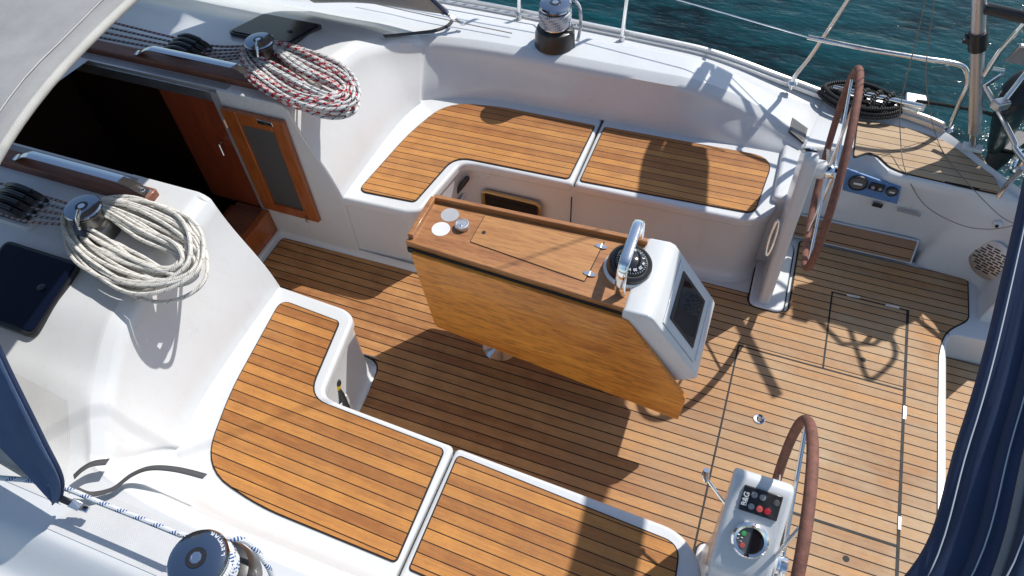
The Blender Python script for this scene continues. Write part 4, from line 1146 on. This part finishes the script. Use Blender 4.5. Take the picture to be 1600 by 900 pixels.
# ------------------------------------------------------------------ stern cleat with coiled black rope
CL = thing('mooring_cleat', at(1385, 165, .56), 'polished mooring cleat in the middle of the black rope coil', 'cleat')
ca, cb = at(1302, 136, .62), at(1440, 166, .62)
cm = (ca + cb) / 2
MB().tube([ca, ca.lerp(cb, .3), ca.lerp(cb, .7), cb], [.010, .014, .014, .014], 12).build('horn', 'chrome', CL)
for t in (.38, .62):
    q = ca.lerp(cb, t); MB().tube([q, Vector((q.x, q.y, .55))], .014, 12).build('leg', 'chrome', CL)
MB().prism(rounded([(cm.x - .09, cm.y - .03), (cm.x + .09, cm.y - .03), (cm.x + .09, cm.y + .03), (cm.x - .09, cm.y + .03)], .02), .545, .556).build('base_plate', 'steel', CL)
q = at(1428, 160, .57); MB().prism(rounded([(q.x - .05, q.y - .04), (q.x + .06, q.y - .035), (q.x + .05, q.y + .04), (q.x - .05, q.y + .04)], .01), .545, .60).build('fairlead', 'alu', CL, bevel=.008)
mb = MB(); rnd = random.Random(11)
cc_ = at(1342, 158, .57); e1 = at(1280, 140, .57); e2 = at(1410, 172, .57); ax = (e2 - e1); ha = ax.length / 2; ax.normalize(); ay = Vector((-ax.y, ax.x, 0)); cc_ = (e1 + e2) / 2
for i in range(6):
    ra = ha * (1 - .05 * i) ; rb = .125 - .014 * i + rnd.uniform(-.006, .006); ph = rnd.uniform(0, 6)
    zz = .565 + .016 * (i % 3)
    mb.tube([cc_ + ax * ra * math.cos(a) + ay * rb * math.sin(a) * (1 + .05 * math.sin(2 * a + ph)) + Vector((0, 0, zz - cc_.z + .006 * math.sin(3 * a + ph))) for a in [2 * PI * k / 56 for k in range(56)]], .0105, 8, closed=True)
for i in range(3):
    q = ca.lerp(cb, .36 + .14 * i)
    mb.tube(smooth_path([q + Vector((-.03, -.05, -.02)), q + Vector((0, 0, .022 + .006 * i)), q + Vector((.03, .05, -.02)), q + Vector((.05, .0, -.04)), q + Vector((-.02, -.04, -.03))], 6), .0105, 8)
tag(mb.build('rope_coil', 'rope_black'), 'thick black mooring rope coiled round the stern cleat', 'rope coil')
ml = smooth_path([at(1432, 158, .60), at(1470, 163, .63), at(1530, 173, .66), at(1562, 178, .70), at(1590, 140, .82), at(1612, 100, .95)], 6)
tag(MB().tube(ml, .010, 8).build('mooring_rope', 'rope_black'), 'black mooring rope led aft from the cleat to the stern rail clamp', 'rope')

# ------------------------------------------------------------------ outboard motor hung on the stern rail
q = at(1585, 190, .62)
OM = thing('outboard_motor', (q.x, q.y, q.z - .2), 'black outboard motor hung on the stern rail at the right edge', 'outboard motor')
B0 = at(1590, 150, .80); B1 = at(1556, 232, .15)
up_ = (B0 - B1).normalized()
MB().tube(smooth_path([B0 + up_ * .12, B0 + up_ * .05, B0.lerp(B1, .3), B0.lerp(B1, .55), B0.lerp(B1, .8), B1], 4), [.03, .05, .07, .08, .085, .085, .083, .08, .078, .075, .07, .068, .065, .062, .06, .058, .055, .05, .048, .045, .04], 16, flat=(1.35, .9)).build('leg_housing', 'black', OM)
pl_ = [at(*p, .22) for p in [(1546, 222), (1562, 232), (1600, 240), (1612, 228), (1600, 205), (1560, 205)]]
MB().prism(rounded([(v.x, v.y) for v in pl_], .03, 4), .21, .225).build('cavitation_plate', 'black', OM, bevel=.004)
sk = at(1567, 236, .2)
MB().tube([sk, sk + Vector((.0, 0, -.08)), sk + Vector((.01, 0, -.16))], [.05, .04, .015], 12, flat=(1.4, .4)).build('skeg', 'black', OM)
hd = at(1606, 95, 1.02)
MB().ball(hd + Vector((.26, .0, 0)), .16, 20, (1.1, .9, 1.0)).build('cowl', 'black', OM)
q = at(1597, 85, 1.12); MB().box(q, (.08, .02, .14), Matrix.Rotation(.5, 3, 'X')).build('mount_bracket', 'alu', OM, bevel=.006)
# horseshoe / white ball edge seen behind the bimini cloth
q = at(1594, 248, .60)
tag(MB().tube([q + Vector((0, .05 * math.sin(a), .07 * math.cos(a))) for a in [2 * PI * i / 24 for i in range(24)]], .016, 10, closed=True).build('shackle_ring', 'chrome'), 'chrome ring hanging on the stern rail beside the navy canvas', 'ring')

# ------------------------------------------------------------------ sprayhood
SH = thing('sprayhood', (-2.4, 0, 1.0), 'pale grey canvas sprayhood over the companionway, its aft hem facing the cockpit', 'sprayhood')
HP = [(-1.765, -1.515, .81), (-1.72, -1.47, .93), (-1.735, -1.41, 1.10), (-1.81, -1.27, 1.42), (-1.845, -1.16, 1.60), (-1.86, -.98, 1.735), (-1.875, -.6, 1.825), (-1.88, 0, 1.86), (-1.875, .6, 1.83),
      (-1.86, .98, 1.735), (-1.845, 1.20, 1.58), (-1.81, 1.26, 1.36), (-1.76, 1.31, 1.1), (-1.70, 1.42, .90), (-1.68, 1.46, .84)]
hp = smooth_path(HP, 6)
def fw(p, t):        # sweep forward and down to the coachroof front
    x = lerp(p.x, -3.55 + .25 * (abs(p.y) / 1.5) ** 2, t)
    y = p.y * (1 - .10 * t)
    zb = .70 + .27 * (1 - (abs(y) / 1.5) ** 2)
    k = 1 - t ** 2.3
    z = zb + (p.z - zb) * k
    if p.z < 1.2: z = max(z, hz(max(x, -4), y) - .02)
    wr = .012 * math.sin(9 * t + 4 * p.y) * math.sin(PI * t) + .008 * math.sin(17 * p.y + 5 * t) * math.sin(PI * min(1, t * 2))
    return Vector((x, y, z + wr))
rows = [[fw(p, i / 26) for p in hp] for i in range(27)]
mb = MB(); mb.grid(rows[:14])
cn = mb.build('canopy', 'hood', SH)
vt = NT('clear_vinyl'); tr = vt.new('ShaderNodeBsdfTransparent'); tr.inputs[0].default_value = (.9, .92, .93, 1); mx = vt.new('ShaderNodeMixShader')
fz = vt.new('ShaderNodeFresnel'); fz.inputs[0].default_value = 1.35
glo = vt.new('ShaderNodeBsdfGlossy'); glo.inputs['Roughness'].default_value = .05
vt.l.new(fz.outputs[0], mx.inputs[0]); vt.l.new(tr.outputs[0], mx.inputs[1]); vt.l.new(glo.outputs[0], mx.inputs[2])
vt.l.new(mx.outputs[0], vt.n['Material Output'].inputs['Surface']); M['vinyl'] = vt.m
mb = MB(); mb.grid(rows[13:]); mb.build('window_panel', 'vinyl', SH)
sd = cn.modifiers.new('thick', 'SOLIDIFY'); sd.thickness = .004; sd.offset = -1
MB().tube([p + Vector((.006, 0, 0)) for p in hp if p.z > 1.5], .013, 12).build('hem', 'hem', SH)
for s in (1, -1): MB().tube([p + Vector((.004, 0, 0)) for p in hp if p.z < 1.53 and p.y * s > 0], .009, 10).build('side_hem', 'navy', SH)
MB().tube([fw(p, .05) + Vector((0, 0, .004)) for p in hp], .0018, 6).build('seam', 'hem', SH)
M['navyshade'] = canvas('sprayhood_side_canvas', (.10, .15, .26))  # blue of the shaded side put into the canvas colour
# port and starboard side curtains with pointed foot; the port one's blue is painted-in shade
for s in (-1, 1):
    mb = MB(); rows = []
    ed = [p for p in hp if (p.y * s > 0 and p.z < 1.62)]
    if s > 0: ed = ed[::-1]
    # ed runs foot -> up
    for p in ed:
        t = (p.z - .83) / .79
        wd = .03 + (.52 if s < 0 else .30) * max(0, t) ** .8
        row = []
        for j in range(9):
            u = j / 8
            row.append((p.x + .012 - wd * u, p.y + s * (.014 + .018 * math.sin(u * 7 + t * 5) * u), p.z + .02 * math.sin(u * 5)))
        rows.append(row)
    mb.grid(rows)
    o = mb.build('side_curtain', 'navyshade' if s < 0 else 'greycan', SH); m2 = o.modifiers.new('thick', 'SOLIDIFY'); m2.thickness = .004
# straps with buckles
for s in (-1, 1):
    if s < 0: foot = at(133, 795, .79); top = Vector(HP[0]) + Vector((.01, 0, .02))
    else: foot = at(722, 36, .775); top = Vector(HP[-1]) + Vector((.0, -.03, .06)); top = at(678, 12, .88)
    ST = thing('hold_down_strap', foot, 'dark webbing strap and buckle pulling the %s sprayhood corner to the deck' % ('far' if s > 0 else 'near'), 'strap', 'sprayhood straps')
    MB().tube([top, foot], .011, 8, flat=(.25, 1.)).build('webbing', 'strap', ST)
    MB().box(foot.lerp(top, .35), (.035, .03, .012), Matrix.Rotation(.5, 3, 'Y')).build('buckle', 'steel', ST, bevel=.003)
    MB().box(foot, (.03, .022, .012)).build('deck_eye', 'chrome', ST, bevel=.004)
    def ribbon(pts, w, nm):
        P = smooth_path(pts, 8); mb = MB(); r1 = []; r2 = []
        for i, p in enumerate(P):
            tn = (P[min(i + 1, len(P) - 1)] - P[max(i - 1, 0)]).normalized()
            sd_ = tn.cross(Vector((0, 0, 1))).normalized(); sd_ = (sd_ + Vector((0, 0, .55))).normalized()
            r1.append(p - sd_ * w / 2); r2.append(p + sd_ * w / 2)
        mb.grid([r1, r2]); o = mb.build(nm, 'strap', ST); q_ = o.modifiers.new('t', 'SOLIDIFY'); q_.thickness = .0025
    def dk(px, py, up):
        z = .75
        for _ in range(6):
            w_ = at(px, py, z); z = hz(w_.x, w_.y) + up
        return at(px, py, z)
    if s < 0:
        ribbon([dk(115, 745, .05), dk(128, 733, .06), dk(145, 724, .06), dk(168, 721, .055)], .034, 'loose_end')
        ribbon([dk(118, 765, .05), dk(140, 772, .035), dk(175, 764, .03), dk(205, 742, .035), dk(235, 731, .04), dk(275, 733, .03), dk(320, 744, .012)], .026, 'loose_end')
    else:
        ribbon([dk(708, 30, .04), dk(700, 40, .03), dk(680, 48, .02), dk(650, 52, .02), dk(600, 57, .015)], .02, 'loose_end')

# ------------------------------------------------------------------ folded bimini
BM = thing('folded_bimini', (.6, 0, 2.0), 'folded navy blue bimini canvas bundle at the right edge, close to the camera', 'bimini')
bp = smooth_path([(.16, -1.80, 1.25), (.27, -1.68, 1.62), (.47, -1.42, 1.98), (.53, -1.15, 2.08), (.59, -.80, 2.12), (.66, -.35, 2.14), (.71, .1, 2.14), (.67, .6, 2.12), (.58, 1.1, 2.05), (.44, 1.55, 1.92), (.24, 1.93, 1.68), (.14, 2.08, 1.42)], 10)
BP = bp
def bundle(nm, mat, dx, dz, r, fl, rk, seed, part=(0, 1)):
    rnd = random.Random(seed); mb = MB(); rows = []
    bp = BP[int(part[0] * len(BP)):int(part[1] * len(BP))]
    T = len(bp)
    for i, p in enumerate(bp):
        a_ = bp[max(0, i - 1)]; b_ = bp[min(T - 1, i + 1)]; tn = (b_ - a_).normalized()
        sx = Vector((1, 0, 0)); sx = (sx - tn * sx.dot(tn)).normalized(); sz = sx.cross(tn)
        k = sstep(0, .12, i / (T - 1)) * sstep(0, .12, 1 - i / (T - 1)) * .25 + .75
        row = []
        for j in range(28):
            a = 2 * PI * j / 28
            rr = r * k * (1 + .10 * math.sin(3 * a + i * .07 + seed) + .06 * math.sin(7 * a + i * .11 + seed * 2))
            row.append(p + sx * (dx + rr * math.cos(a) * fl[0]) + sz * (dz + rr * math.sin(a) * fl[1]))
        rows.append(row)
    mb.grid(rows, closed=True); dz0 = 0; mb.f.append(tuple(range(28))); mb.f.append(tuple(range((T - 1) * 28 + 27, (T - 1) * 28 - 1, -1)))
    return mb.build(nm, mat, BM, angle=80)
bundle('outer_roll', 'navy', -.070, -.045, .036, (1.0, 1.2), 0, 1)
bundle('inner_roll', 'navy', -.048, .014, .028, (1.0, 1.15), 0, 2)
bundle('lining_edge', 'greycan', -.056, .050, .009, (1., 1.), 0, 5)
bundle('upper_roll', 'navy', -.034, .074, .023, (1., 1.1), 0, 3)
bundle('lining_fold', 'greycan', -.012, .104, .022, (1., 1.), 0, 4)
bundle('back_roll', 'navy', .065, .045, .066, (1., 1.3), 0, 6)
bundle('loose_fold', 'navy', .115, .03, .105, (1., .7), 0, 7, (.66, .93))  # out-of-view cloth added to widen the shadow band on the far bench
for dx, dz in ((-.0735, .036), (-.054, .088), (-.104, -.020), (-.022, .1275)):
    MB().tube([p + Vector((dx, 0, dz - .004)) for p in bp[8:-8]], .0010, 6).build('stitching', 'piping', BM)
MB().tube([bp[-1], Vector((.24, 2.0, 1.35)), Vector((t1.x + .02, t1.y + .03, t1.z + .08))], .0125, 10).build('bimini_leg', 'steel', BM)
MB().tube([bp[0], Vector((.20, -1.84, 1.1)), Vector((.23, -1.78, .6))], .0125, 10).build('bimini_leg', 'steel', BM)
MB().tube([bp[-3], Vector((-.02, 2.25, 1.18)), Vector((-.28, 2.46, 1.45))], .012, 8).build('bimini_strut', 'steel', BM)

# ------------------------------------------------------------------ light
SUN_EL, az = math.radians(50), math.radians(57)          # sun stands aft / starboard
S_dir = Vector((math.cos(az) * math.cos(SUN_EL), math.sin(az) * math.cos(SUN_EL), math.sin(SUN_EL)))
sl = bpy.data.lights.new('sun', 'SUN'); sl.energy = 4.35; sl.angle = math.radians(.6); sl.color = (1, .965, .91)
so = bpy.data.objects.new('sun', sl); COL.objects.link(so)
so.rotation_euler = (-S_dir).to_track_quat('-Z', 'Y').to_euler()
wd = bpy.data.worlds.new('World'); scene.world = wd; wd.use_nodes = True
nt = wd.node_tree; bg = nt.nodes['Background']
sk_ = nt.nodes.new('ShaderNodeTexSky'); sk_.sky_type = 'NISHITA'; sk_.sun_disc = False
sk_.sun_elevation = SUN_EL; sk_.sun_rotation = PI / 2 - az; sk_.air_density = 1.1; sk_.dust_density = .6
nt.links.new(sk_.outputs[0], bg.inputs[0]); bg.inputs[1].default_value = .13
scene.view_settings.view_transform = 'Standard'; scene.view_settings.look = 'None'
scene.view_settings.exposure = 0.0; scene.view_settings.gamma = 1
scene.cycles.max_bounces = 8
